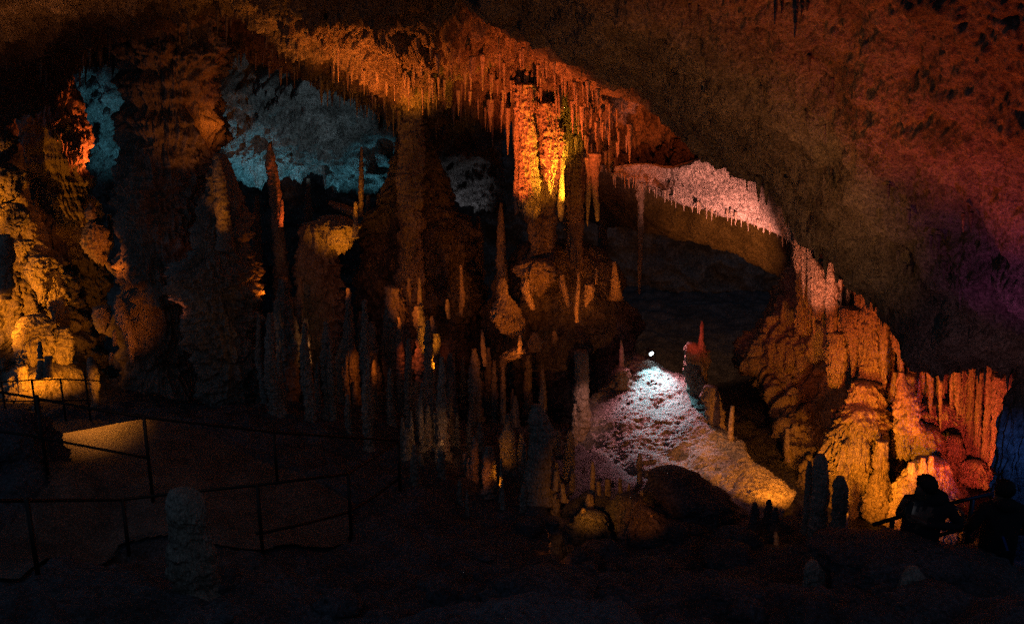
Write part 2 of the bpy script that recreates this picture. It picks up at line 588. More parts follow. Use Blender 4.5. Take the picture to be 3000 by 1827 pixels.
link('cave_floor', grid_mesh('cave_floor', np.stack([GX, GY, GZ], -1)), M_FLOOR, kind='structure')


def fz(x, y):
    i = int(np.clip(np.searchsorted(yy, y), 0, len(yy) - 1))
    j = int(np.clip(np.searchsorted(xx, x), 0, len(xx) - 1))
    return float(GZ[i, j])


# concrete walkway laid over the floor
pj = np.linspace(0, 1, 180)
la = np.array([(75, 1018, 16.8), (60, 1080, 14.2), (112, 1146, 11.4), (-40, 1215, 10.3), (-260, 1330, 9.2)])
ra = np.array([(250, 1018, 16.8), (430, 1085, 14.4), (700, 1150, 12.8), (870, 1240, 12), (700, 1340, 10.9)])
SH = [s for s in [0]]
sx = (xx > -11) & (xx < -1.5)
sy = (yy > 8) & (yy < 17.2)
WX, WY = GX[np.ix_(sy, sx)], GY[np.ix_(sy, sx)]
WZ = GZ[np.ix_(sy, sx)]
wm = pathm[np.ix_(sy, sx)] > .5
Vw, Fw, idx = [], [], {}
for a in range(wm.shape[0] - 1):
    for b in range(wm.shape[1] - 1):
        if wm[a, b] and wm[a + 1, b] and wm[a, b + 1] and wm[a + 1, b + 1]:
            f = []
            for (i, j) in ((a, b), (a, b + 1), (a + 1, b + 1), (a + 1, b)):
                if (i, j) not in idx:
                    idx[(i, j)] = len(Vw)
                    Vw.append((WX[i, j], WY[i, j], WZ[i, j] + .07))
                f.append(idx[(i, j)])
            Fw.append(tuple(f))
pm = py_mesh('path', Vw, Fw)
link('path', pm, M_PATH, kind='structure')


def formL(n, l, c, Y, *a, **k):
    return form(n, l, c, Y + 2.6, *a, **k)


# ------------------------------------------------------------------ dripstone, left
G_COL = 'tall columns across the hall'
formL('column', 'massive dark column on the left with an orange-red glowing right edge', 'column', 20.6,
     [(-120, 40, 250), (60, 60, 190), (130, 66, 162), (200, 62, 168), (300, 52, 192), (400, 50, 207), (480, 55, 212), (560, 60, 228), (640, 62, 236),
      (760, 90, 230), (900, 110, 240), (1010, 100, 260)], 'rough', group=G_COL, mat=M_FLOW)
formL('drapery', 'bright orange fist-shaped drapery hanging off the massive left column', 'drapery', 17.6,
     [(535, 214, 232), (552, 206, 252), (575, 200, 257), (600, 203, 258), (622, 222, 256), (634, 240, 252)], 'flute', ragged=.6, mat=M_FLOW)
formL('drapery', 'small orange tassel hanging just above the fist-shaped drapery', 'drapery', 17.7,
     [(488, 216, 224), (505, 206, 230), (522, 206, 232), (536, 214, 226)], 'flute', ragged=.6, mat=M_FLOW)
formL('flowstone', 'smooth orange wedge of flowstone slanting below the fist-shaped drapery', 'flowstone', 17.8,
     [(630, 250, 262), (640, 256, 270), (652, 264, 280), (664, 278, 286)], 'lump', mat=M_FLOW)
formL('stalactite', 'pale grey ribbed stalactite right of the fist-shaped drapery', 'stalactite', 22,
     [(515, 256, 268), (560, 258, 272), (590, 262, 274), (602, 266, 270)], 'flute', hang=True)
formL('flowstone', 'orange ragged cascade leaning right, low beside the left column', 'flowstone', 16.4,
     [(716, 278, 290), (735, 272, 300), (752, 276, 306), (775, 284, 318), (800, 296, 326), (824, 306, 331), (850, 311, 322), (884, 316, 321)],
     'plate', mat=M_FLOW, ragged=.5)
formL('flowstone', 'dull yellow slab hanging left of the orange ragged cascade', 'flowstone', 16.8,
     [(738, 228, 262), (760, 227, 262), (785, 232, 260), (798, 238, 252)], 'rough', mat=M_FLOW, ragged=.4)
formL('stalagmite', 'stubby yellow finger under the dull yellow slab', 'stalagmite', 16.5, [(795, 272, 279), (820, 271, 281), (832, 272, 279)], 'knob')
formL('stalagmite', 'tiny yellow cone left of the tail of the orange ragged cascade', 'stalagmite', 16, [(848, 264, 270), (862, 262, 272), (878, 263, 267)], 'knob')
formL('stalagmite', 'tiny lone orange knob in the dark right of the left column', 'stalagmite', 18, [(684, 331, 335), (696, 329, 337), (708, 331, 336), (745, 350, 360)], 'knob')

# lit flowstone hill on the far left
formL('flowstone', 'great yellow flowstone hill filling the far left edge', 'flowstone', 18.6,
     [(180, -60, 10), (300, -80, 30), (340, -90, 40), (420, -100, 48), (500, -115, 56), (560, -130, 78), (620, -150, 118), (700, -170, 150), (780, -185, 178),
      (860, -200, 186), (920, -220, 210), (1010, -240, 238)], 'hill', k=.8, mat=M_FLOW, res=1.4)
for lab, Y, pr, st in (
        ('ragged yellow drapery highest on the left flowstone hill', 17.2, [(318, -30, 20), (340, -34, 36), (372, -30, 30), (395, -20, 10)], 'flute'),
        ('broad yellow bulge with ragged hem on the left flowstone hill', 16.8, [(398, -30, 20), (420, -40, 46), (450, -40, 44), (472, -30, 40), (490, -20, 8)], 'rough'),
        ('fringed yellow curtain halfway up the left flowstone hill', 16.6, [(492, 10, 50), (510, -10, 62), (535, -10, 60), (556, 6, 44)], 'flute'),
        ('small yellow tooth-shaped drapery at the edge of the flowstone hill', 16.6, [(580, 36, 76), (596, 34, 74), (612, 40, 62), (630, 46, 54)], 'flute'),
        ('hooded yellow drapery on the right shoulder of the flowstone hill', 16.6, [(618, 72, 112), (640, 70, 118), (680, 76, 112), (705, 90, 112), (728, 94, 102)], 'rough'),
        ('wide yellow skirt of flowstone under the hooded drapery', 16.9, [(650, 110, 140), (690, 108, 150), (730, 116, 158), (762, 126, 152)], 'flute'),
        ('barrel-shaped yellow block low on the flowstone hill', 15.9, [(762, 60, 110), (785, 44, 128), (820, 42, 132), (850, 46, 128), (874, 66, 118)], 'rough'),
        ('cracked yellow block right of the barrel-shaped one', 16.0, [(790, 132, 158), (812, 128, 174), (845, 130, 172), (872, 140, 170)], 'rough'),
        ('dark yellow ledge at the foot of the flowstone hill, behind the railing', 15.9, [(890, 40, 190), (930, 20, 215), (985, 10, 222), (1006, 10, 220)], 'rough')):
    formL('flowstone', lab, 'flowstone', Y + .55, pr, st, mat=M_FLOW, ragged=.8 if st != 'lump' else .3, res=1.4)
formL('stalagmite', 'stacked knobbly yellow stalagmite at the left picture edge', 'stalagmite', 15.8,
     [(566, 0, 20), (590, -6, 30), (630, -8, 33), (660, -6, 28), (690, -4, 30), (720, -2, 20)], 'knob', mat=M_FLOW)
formL('stalagmite', 'slim knobbly stalagmite against the barrel-shaped block', 'stalagmite', 15.3, [(822, 93, 99), (840, 91, 102), (862, 92, 103)], 'knob')
formL('stalagmite', 'shorter of the two twin stalagmites under the barrel-shaped block', 'stalagmite', 15.2, [(868, 92, 104), (885, 90, 106), (908, 88, 104)], 'knob')
formL('stalagmite', 'taller of the two twin stalagmites under the barrel-shaped block', 'stalagmite', 15.2, [(858, 108, 124), (880, 106, 126), (904, 108, 128)], 'knob')
formL('stalagmite', 'bright yellow stacked stalagmite just right of the railing end', 'stalagmite', 15.4,
     [(860, 213, 222), (880, 210, 230), (900, 212, 236), (925, 216, 238), (950, 222, 236), (990, 220, 240)], 'knob', mat=M_FLOW)
formL('flowstone', 'narrow yellow rib of flowstone behind the left end of the railing', 'flowstone', 15.7, [(880, 40, 66), (930, 46, 70), (990, 52, 74)], 'flute', mat=M_FLOW)
formL('stalagmite', 'pointed yellow rock tooth under the lower bar of the railing', 'stalagmite', 15.0, [(975, 82, 96), (1000, 74, 110), (1020, 80, 110)], 'rough')

# ------------------------------------------------------------------ columns, left centre
form('column', 'dark column widening to the roof, brown-lit on its upper right', 'column', 20.5,
     [(-60, 300, 600), (60, 318, 560), (150, 330, 520), (250, 330, 505), (340, 318, 508), (440, 316, 500), (520, 310, 495), (620, 304, 488), (760, 300, 480),
      (900, 296, 480), (1020, 290, 490)], 'rough', group=G_COL, mat=M_FLOW, amp=1.25)
form('column', 'brown stump-like column with a one-sided shoulder left of the teal wall', 'column', 18.2,
     [(372, 516, 532), (400, 508, 548), (440, 500, 566), (490, 494, 578), (560, 482, 584), (606, 474, 586), (640, 445, 590), (680, 436, 598), (715, 446, 602),
      (760, 456, 604), (830, 470, 604), (900, 490, 596), (1000, 505, 596)], 'rough', group=G_COL, mat=M_FLOW, amp=1.3)
form('stalagmite', 'dark yellow-streaked spire rising from the stump-like column', 'stalagmite', 17.4,
     [(384, 518, 530), (420, 514, 538), (470, 518, 548), (540, 524, 556), (600, 526, 560)], 'knob', mat=M_FLOW)
form('stalagmite', 'thin orange-edged spire standing against the teal wall', 'stalagmite', 19.5,
     [(345, 646, 651), (380, 641, 662), (420, 642, 670), (460, 648, 672), (510, 652, 680), (560, 656, 682), (640, 660, 694), (720, 662, 700), (800, 660, 700)],
     'knob', mat=M_FLOW)
form('stalagmite', 'low knobbly spike beside the foot of the thin orange-edged spire', 'stalagmite', 19.2, [(480, 676, 681), (505, 672, 682), (530, 670, 682), (545, 668, 678)], 'knob')
form('column', 'dim brown column with a pinched neck, third from the left', 'column', 17.5,
     [(670, 672, 690), (740, 664, 702), (790, 662, 714), (860, 656, 716), (940, 655, 716), (1010, 660, 722)], 'rough', group=G_COL, mat=M_FLOW, amp=1.0)
form('column', 'faint broad column under the yellow ledge', 'column', 19.5,
     [(540, 738, 800), (600, 726, 806), (680, 720, 812), (760, 724, 818), (850, 730, 815), (960, 720, 820)], 'rough', group=G_COL, mat=M_FLOW, amp=1.3)
form('flowstone', 'yellow wing-shaped ledge jutting left in mid air', 'flowstone', 19.2, [(484, 790, 800), (492, 793, 826), (502, 808, 850), (512, 822, 856), (517, 830, 852)], 'rock', mat=M_FLOW, amp=.5)
form('flowstone', 'lumpy yellow clump below the wing-shaped ledge', 'flowstone', 19.0,
     [(524, 778, 830), (545, 776, 860), (565, 782, 850), (585, 790, 845), (602, 806, 828)], 'lump', mat=M_FLOW, ragged=.8)
form('stalagmite', 'needle-thin yellow stalagmite left of the teal rock tip', 'stalagmite', 18.6,
     [(354, 868, 872), (400, 865, 874), (450, 863, 875), (490, 862, 874), (520, 862, 872)], 'knob')
form('stalagmite', 'short yellow post left of the needle-thin stalagmite', 'stalagmite', 18.4, [(486, 852, 860), (520, 850, 861), (555, 849, 862), (572, 848, 862)], 'knob')
form('column', 'dark column below the yellow clump with a lit right rim', 'column', 17.2,
     [(780, 829, 838), (806, 826, 840), (840, 812, 850), (890, 806, 853), (960, 812, 855), (1026, 826, 856)], 'plate', group=G_COL, mat=M_FLOW)
form('column', 'tall column in the centre, yellow-lit under the roof and black below', 'column', 20.2,
     [(-40, 930, 1060), (60, 948, 1048), (130, 956, 1036), (190, 962, 1024), (285, 964, 1018), (330, 968, 1010), (450, 962, 1014), (560, 966, 1012), (700, 960, 1016), (900, 952, 1026)], 'rough', group=G_COL, mat=M_FLOW, amp=1.25)
form('flowstone', 'big dark cone of rock under the yellow-lit central column', 'flowstone', 21.5,
     [(300, 966, 1026), (350, 958, 1034), (420, 940, 1060), (480, 920, 1082), (560, 890, 1110), (660, 884, 1120), (760, 890, 1130), (900, 900, 1140)], 'rough', mat=M_WALL)
form('drapery', 'wide orange drapery hanging across the central column near the roof', 'drapery', 19.2,
     [(70, 1005, 1030), (100, 1000, 1040), (140, 985, 1046), (160, 975, 1042)], 'flute', mat=M_FLOW, ragged=.6)
form('drapery', 'orange twin-pointed drapery left of the central column near the roof', 'drapery', 19.4,
     [(60, 875, 900), (100, 872, 912), (140, 880, 915), (180, 884, 900)], 'flute', mat=M_FLOW, ragged=.9)
form('drapery', 'small orange triangular drapery touching the central column', 'drapery', 19.3, [(82, 940, 948), (110, 936, 956), (150, 930, 958), (158, 934, 958)], 'flute', mat=M_FLOW)

# ------------------------------------------------------------------ the glowing hanging column
HX = 'glowing hanging dripstone left of the dark ceiling slope'
form('drapery', 'orange rib hanging at the left of the glowing drip column', 'drapery', 18.7,
     [(255, 1236, 1252), (330, 1237, 1253), (400, 1238, 1250), (470, 1236, 1252), (512, 1238, 1250)], 'flute', group=HX, mat=M_FLOW, ragged=.9)
form('drapery', 'red-orange banded hanging column, the longest glowing one', 'drapery', 18.5,
     [(205, 1236, 1290), (250, 1244, 1284), (320, 1250, 1286), (380, 1250, 1290), (440, 1252, 1296), (490, 1254, 1300), (522, 1262, 1288)], 'rough', group=HX, mat=M_FLOW, ragged=1.1, res=1.2, lscale=1.2, amp=1.0)
form('drapery', 'yellow fluted hanging column with dark ledges in the glow', 'drapery', 18.8,
     [(215, 1256, 1318), (270, 1262, 1312), (330, 1276, 1322), (400, 1284, 1330), (450, 1290, 1330), (478, 1300, 1322)], 'rough', group=HX, mat=M_FLOW, ragged=.9, res=1.2, lscale=1.4, amp=1.0)
form('drapery', 'brightest yellow drapery at the right of the glowing columns', 'drapery', 18.4,
     [(250, 1296, 1350), (300, 1304, 1348), (340, 1308, 1356), (380, 1312, 1358), (420, 1318, 1352), (468, 1322, 1338)], 'flute', group=HX, mat=M_FLOW, ragged=1.2, res=1.2, amp=1.2)
form('stalactite', 'yellow club hanging lowest at the right of the glowing columns', 'stalactite', 18.2,
     [(380, 1348, 1356), (440, 1346, 1357), (480, 1341, 1358), (515, 1343, 1357), (532, 1346, 1353)], 'lump', group=HX, mat=M_FLOW, hang=True, amp=.5)
form('column', 'dim column hanging below the glowing columns into a bowl of rock', 'column', 19.2,
     [(470, 1284, 1340), (530, 1278, 1336), (600, 1276, 1330), (650, 1270, 1336)], 'flute', group=G_COL, mat=M_FLOW, ragged=.5)
form('flowstone', 'bowl-shaped dark flowstone under the glowing columns', 'flowstone', 18.8, [(632, 1252, 1334), (650, 1240, 1344), (672, 1250, 1338), (700, 1262, 1312)], 'flute', mat=M_FLOW, ragged=.6)
form('column', 'dim thin pointed column left of the bowl-shaped flowstone', 'column', 20.0,
     [(488, 1203, 1208), (530, 1198, 1213), (580, 1195, 1216), (650, 1196, 1220), (760, 1190, 1226)], 'plate', group=G_COL, mat=M_FLOW)
form('column', 'dark column right of the glowing columns, vanishing downward', 'column', 19.8,
     [(290, 1356, 1420), (420, 1358, 1408), (520, 1362, 1402), (640, 1364, 1400), (760, 1366, 1404)], 'flute', group=G_COL, mat=M_FLOW)
form('stalactite', 'dim yellow stalactite with a long tip, left one of the pair in the centre', 'stalactite', 18.6,
     [(380, 1408, 1428), (430, 1412, 1424), (480, 1409, 1421), (520, 1411, 1417), (545, 1412, 1415)], 'spike', hang=True)
form('stalactite', 'dim yellow stalactite with a blunt tip, right one of the pair in the centre', 'stalactite', 18.5,
     [(370, 1416, 1446), (420, 1420, 1440), (460, 1424, 1438), (500, 1430, 1443), (532, 1434, 1441)], 'spike', hang=True)
form('stalactite', 'long brown stalactite hanging at the dark mouth under the brown roof', 'stalactite', 20,
     [(400, 1526, 1558), (470, 1531, 1549), (540, 1535, 1548), (600, 1536, 1546), (690, 1535, 1542), (708, 1537, 1540)], 'flute', hang=True)

# ------------------------------------------------------------------ middle ground
form('boulder', 'broad black mass of rock behind the dim stalagmites in the centre', 'rock', 20.5,
     [(600, 1235, 1420), (680, 1190, 1500), (760, 1165, 1520), (850, 1150, 1500), (960, 1150, 1480), (1060, 1120, 1490)], 'rock', mat=M_WALL, amp=.7)
form('boulder', 'dark rock mass behind the small orange stalagmites', 'rock', 21,
     [(780, 1000, 1130), (850, 960, 1180), (950, 930, 1200), (1060, 920, 1220)], 'rock', mat=M_WALL, amp=.7)
form('column', 'dim brown column left of the small orange stalagmites', 'column', 17.8,
     [(690, 930, 968), (760, 930, 980), (850, 935, 990), (940, 938, 988), (1030, 946, 984)], 'rough', group=G_COL, mat=M_FLOW)
form('column', 'faint ribbed column behind the two brown stalagmite stumps', 'column', 18.4,
     [(820, 1060, 1096), (900, 1062, 1100), (980, 1060, 1096), (1080, 1058, 1100)], 'rough', group=G_COL, mat=M_FLOW)
MG = [
    ('stalagmite', 'orange pole-like stalagmite, upper one of the central cluster', 17.6, [(668, 1007, 1012), (700, 1005, 1015), (738, 1004, 1016)], 'knob'),
    ('stalagmite', 'yellow bulging stalagmite under the orange pole-like one', 17.4, [(735, 1000, 1014), (755, 994, 1016), (780, 997, 1022), (802, 1008, 1022), (822, 1011, 1017)], 'lump'),
    ('stalactite', 'small orange spindle left of the orange pole-like stalagmite', 17.9, [(668, 981, 986), (692, 979, 992), (712, 983, 990), (726, 986, 989)], 'rough'),
    ('stalagmite', 'hooded little yellow figure-like stalagmite in the centre', 17.5, [(760, 1036, 1043), (778, 1034, 1047), (806, 1028, 1054)], 'knob'),
    ('stalagmite', 'yellow stub with a rounded top in the centre', 17.8, [(720, 1073, 1080), (740, 1071, 1082), (766, 1076, 1084)], 'knob'),
    ('stalagmite', 'tall dim thin stalagmite right of the rounded yellow stub', 18.2, [(638, 1106, 1112), (680, 1106, 1114), (714, 1107, 1120), (760, 1104, 1112)], 'knob'),
    ('flowstone', 'orange crusted slab sloping down left in the centre', 17.2, [(846, 1018, 1038), (862, 988, 1040), (880, 984, 1024), (896, 983, 1004), (906, 984, 994)], 'lump'),
    ('stalagmite', 'small orange prong standing on the crusted slab', 17.1, [(832, 1030, 1036), (850, 1028, 1038), (866, 1026, 1040)], 'knob'),
    ('stalagmite', 'dim orange candle-like stalagmite in front of a black hollow', 17.0, [(793, 1157, 1162), (825, 1157, 1167), (850, 1158, 1170), (880, 1163, 1170)], 'knob'),
    ('flowstone', 'large lit chunk of folded flowstone leaning right', 18.0, [(668, 1197, 1212), (690, 1195, 1220), (715, 1200, 1230), (740, 1188, 1244), (765, 1184, 1258), (790, 1200, 1262), (812, 1230, 1256)], 'rough'),
    ('flowstone', 'hook-shaped lit flowstone right of the folded chunk', 17.9, [(672, 1262, 1274), (698, 1256, 1273), (720, 1262, 1282), (744, 1276, 1290)], 'rough'),
    ('flowstone', 'leaning brown slab of flowstone right of the hook-shaped one', 18.0, [(660, 1346, 1357), (690, 1347, 1363), (715, 1355, 1372), (738, 1364, 1373)], 'rough'),
    ('stalagmite', 'thin crooked stalagmite right of the leaning brown slab', 17.6, [(655, 1389, 1395), (700, 1386, 1396), (740, 1382, 1392), (775, 1384, 1391)], 'knob'),
    ('flowstone', 'small comb-like hanging flowstone right of the crooked stalagmite', 17.8, [(684, 1408, 1432), (705, 1406, 1430), (724, 1406, 1420), (738, 1407, 1412)], 'flute'),
    ('stalactite', 'short dim stalagmite finger above the comb-like flowstone', 18.2, [(645, 1432, 1437), (665, 1431, 1438), (684, 1431, 1437)], 'knob'),
    ('stalagmite', 'forked brown stalagmite beside the long brown stalactite', 18.4, [(630, 1474, 1482), (660, 1472, 1486), (690, 1470, 1492), (720, 1464, 1498)], 'rough'),
    ('stalagmite', 'small bottle-shaped stalagmite on the step of rock', 16.8, [(805, 1249, 1254), (825, 1247, 1256), (848, 1244, 1258)], 'knob'),
    ('flowstone', 'lumpy brown outcrop over the black hollow', 17.2, [(838, 1236, 1262), (856, 1206, 1258), (872, 1204, 1220), (894, 1204, 1212)], 'lump'),
    ('stalagmite', 'knobbly brown outcrop right of the bottle-shaped stalagmite', 17.4, [(800, 1282, 1292), (820, 1276, 1304), (842, 1268, 1300)], 'lump'),
    ('stalagmite', 'orange knob low right in the dark rock mass', 17.6, [(796, 1330, 1338), (815, 1328, 1342), (832, 1328, 1338)], 'lump'),
    ('column', 'pink-lit column standing left of the bright slope', 16.0, [(845, 1384, 1414), (920, 1384, 1416), (990, 1380, 1418), (1060, 1376, 1416), (1135, 1374, 1410)], 'knob'),
    ('stalagmite', 'thin pink banded stalagmite at the top left of the bright slope', 17.2, [(817, 1493, 1497), (850, 1491, 1501), (890, 1490, 1502), (925, 1486, 1506)], 'knob'),
    ('boulder', 'pink lumpy rock at the foot of the thin banded stalagmite', 17.1, [(888, 1486, 1512), (905, 1478, 1514), (930, 1470, 1516)], 'lump'),
    ('boulder', 'red craggy pedestal at the top right of the bright slope', 16.6, [(826, 1656, 1672), (840, 1650, 1702), (866, 1649, 1706), (890, 1650, 1700), (915, 1652, 1696), (950, 1660, 1700)], 'lump'),
    ('stalagmite', 'glowing red candle-shaped stalagmite on the craggy pedestal', 16.5, [(772, 1687, 1692), (780, 1686, 1694), (800, 1685, 1693), (822, 1682, 1694), (846, 1678, 1700)], 'knob'),
    ('boulder', 'small pinkish rock below the craggy pedestal', 16.2, [(905, 1684, 1694), (920, 1681, 1698), (940, 1684, 1698)], 'lump'),
    ('boulder', 'dark knobbly rock pile with an orange patch right of the slope', 15.6, [(930, 1696, 1724), (955, 1690, 1730), (990, 1700, 1738), (1040, 1706, 1746)], 'lump'),
    ('stalagmite', 'leaning orange stalagmite on the right rim of the slope', 14.9, [(976, 1759, 1767), (1010, 1755, 1766), (1045, 1751, 1764), (1072, 1746, 1766)], 'knob'),
    ('stalagmite', 'dim ragged stalagmite in the dark between slope and right wall', 15, [(1030, 1890, 1898), (1070, 1888, 1902), (1110, 1890, 1908)], 'rough'),
    ('stalagmite', 'small black stalagmite silhouetted at the foot of the bright slope', 13.6, [(1091, 1537, 1544), (1112, 1531, 1545), (1135, 1533, 1544), (1180, 1532, 1548)], 'knob'),
]
for nm, lab, Y, pr, st in MG:
    form(nm, lab, {'boulder': 'rock'}.get(nm, nm), Y, pr, st, mat=M_FLOW, hang=nm == 'stalactite', res=1.6, amp=.85)

# many slim stalagmites and thin columns in the half-dark
def scatter(n, ur, Yr, hr, wr, label, group, mat, tall=False):
    for i in range(n):
        u = random.uniform(*ur)
        Y = random.uniform(*Yr)
        x = (u - W0 / 2) / FPX * Y / .945
        z = fz(x, Y) - .05
        h = random.uniform(*hr)
        w = random.uniform(*wr) * (.5 + .5 * h / hr[1])
        def pix(zz):
            c = Vector((x, Y, zz - CAMZ))
            dep = c.y * CT - c.z * ST
            up = c.y * ST + c.z * CT
            return W0 / 2 + c.x / dep * FPX, H0 / 2 - up / dep * FPX, FPX / dep
        ub, vb, s = pix(z)
        ut, vt, _ = pix(z + h)
        wp = w * s
        k = random.random()
        form('stalagmite', label, 'stalagmite', Y,
             [(vt, ut - wp * .16, ut + wp * .16), (vt + (vb - vt) * .12, ut - wp * .26, ut + wp * .26), (vt + (vb - vt) * (.3 + .3 * k), ut - wp * .42, ut + wp * .42),
              (vb - (vb - vt) * .06, ub - wp * .5, ub + wp * .5), (vb, ub - wp * .62, ub + wp * .62)], random.choice(('knob', 'knob', 'rough')), group=group, mat=mat, res=1.5, amp=1.35)


scatter(46, (630, 1180), (15.5, 21), (.5, 2.3), (.14, .36), 'slim dim stalagmite standing among the dark columns left of centre', 'slim stalagmites left of centre', M_FLOW)
scatter(28, (640, 1120), (14.5, 19), (.8, 3.0), (.12, .30), 'tall jagged thin stalagmite crowding the dark left of centre', 'tall thin stalagmites left of centre', M_FLOW)
scatter(38, (1130, 1420), (16.5, 22), (.4, 1.9), (.12, .30), 'slim dim stalagmite on the black rocks right of the central column', 'slim stalagmites right of the central column', M_FLOW)
scatter(42, (960, 1420), (13, 15.8), (.25, .95), (.08, .2), 'small brown stalagmite in the crowd around the bottle-shaped one', 'small stalagmites of the lower centre', M_FLOW)
scatter(18, (1400, 1700), (11.8, 13.2), (.12, .5), (.06, .15), 'tiny dark stalagmite at the foot of the bright slope', 'tiny stalagmites below the slope', M_FLOW)
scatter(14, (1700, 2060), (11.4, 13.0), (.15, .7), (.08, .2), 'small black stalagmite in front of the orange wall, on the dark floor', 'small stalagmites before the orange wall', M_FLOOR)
for uu, v0, v1, w, Y in ((618, 470, 1000, 26, 23), (742, 430, 960, 24, 24), (886, 470, 900, 30, 23), (1080, 430, 900, 26, 24), (1150, 520, 900, 34, 22.5), (1450, 420, 760, 22, 24)):
    form('column', 'thin dim column far back in the dark between the larger ones', 'column', Y,
         [(v0, uu - w * .12, uu + w * .12), (v0 + 60, uu - w * .34, uu + w * .34), ((v0 + v1) / 2, uu - w * .5, uu + w * .45), (v1, uu - w * .8, uu + w * .8)], 'rough', group='thin far columns', mat=M_FLOW)

# ------------------------------------------------------------------ lower centre
LC = [
    ('bottle-shaped yellow stalagmite with a thin neck, lower centre', 14.4, [(996, 1217, 1227), (1022, 1215, 1229), (1040, 1206, 1237), (1075, 1203, 1242), (1110, 1206, 1241), (1155, 1210, 1246)]),
    ('fat dark grey domed stalagmite right of the bottle-shaped one', 13.2, [(975, 1278, 1300), (1000, 1272, 1316), (1025, 1274, 1328), (1090, 1274, 1326), (1200, 1264, 1332)]),
    ('tall thin brown stalagmite, tallest of the dim group in the lower centre', 14.8, [(990, 1042, 1053), (1060, 1043, 1060), (1150, 1050, 1064)]),
    ('dim stump left of the tallest thin brown stalagmite', 14.6, [(1084, 1020, 1031), (1115, 1019, 1033), (1146, 1022, 1034)]),
    ('faint stump furthest left of the dim group in the lower centre', 14.6, [(1090, 978, 988), (1120, 977, 991), (1150, 979, 992)]),
    ('club-shaped brown stalagmite narrowing to its foot', 14.2, [(1090, 1113, 1128), (1116, 1114, 1133), (1142, 1119, 1130), (1160, 1116, 1132)]),
    ('needle-topped dim stalagmite between the club and the bottle', 14.0, [(1078, 1161, 1164), (1110, 1159, 1168), (1140, 1156, 1174), (1178, 1154, 1180)]),
    ('slim brown stalagmite on a small mound below the bottle', 13.0, [(1156, 1206, 1211), (1190, 1204, 1213), (1224, 1204, 1216)]),
    ('dim orange stalagmite left of the bright cluster', 12.9, [(1132, 1333, 1341), (1155, 1331, 1344), (1178, 1331, 1346)]),
    ('short dim stalagmite under the dim orange one', 12.7, [(1163, 1349, 1357), (1185, 1349, 1360), (1206, 1352, 1366)]),
    ('wavy orange stalagmite, tallest of the bright cluster', 12.9, [(1110, 1423, 1429), (1135, 1421, 1433), (1160, 1420, 1432), (1186, 1421, 1431)]),
    ('stacked yellow stalagmite, fattest of the bright cluster', 12.6, [(1190, 1412, 1426), (1212, 1409, 1429), (1244, 1406, 1434)]),
    ('plain orange post right of the fattest yellow stalagmite', 12.8, [(1158, 1436, 1444), (1180, 1436, 1446), (1206, 1438, 1448)]),
    ('brownish post second to the right of the fattest yellow stalagmite', 12.8, [(1152, 1457, 1468), (1170, 1456, 1469), (1192, 1456, 1470)]),
    ('thin pale post third to the right of the fattest yellow stalagmite', 12.9, [(1150, 1489, 1496), (1175, 1488, 1497), (1200, 1488, 1500)]),
    ('bright yellow peg standing alone right of the lit boulders', 12.5, [(1180, 1540, 1547), (1200, 1540, 1549), (1224, 1540, 1551)]),
    ('leaning yellow peg lowest of the bright cluster', 11.6, [(1293, 1347, 1358), (1315, 1350, 1366), (1344, 1354, 1374)]),
    ('little yellow double knob in the dark right of centre', 11.2, [(1280, 1864, 1870), (1295, 1862, 1874), (1312, 1862, 1874), (1330, 1861, 1876)]),
    ('tiny yellow tooth in the dark right of centre', 11.1, [(1322, 1810, 1816), (1334, 1809, 1819), (1352, 1812, 1824)]),
]
for lab, Y, pr in LC:
    form('stalagmite', lab, 'stalagmite', Y, pr, 'knob', mat=M_FLOW, res=1.5, amp=.75)
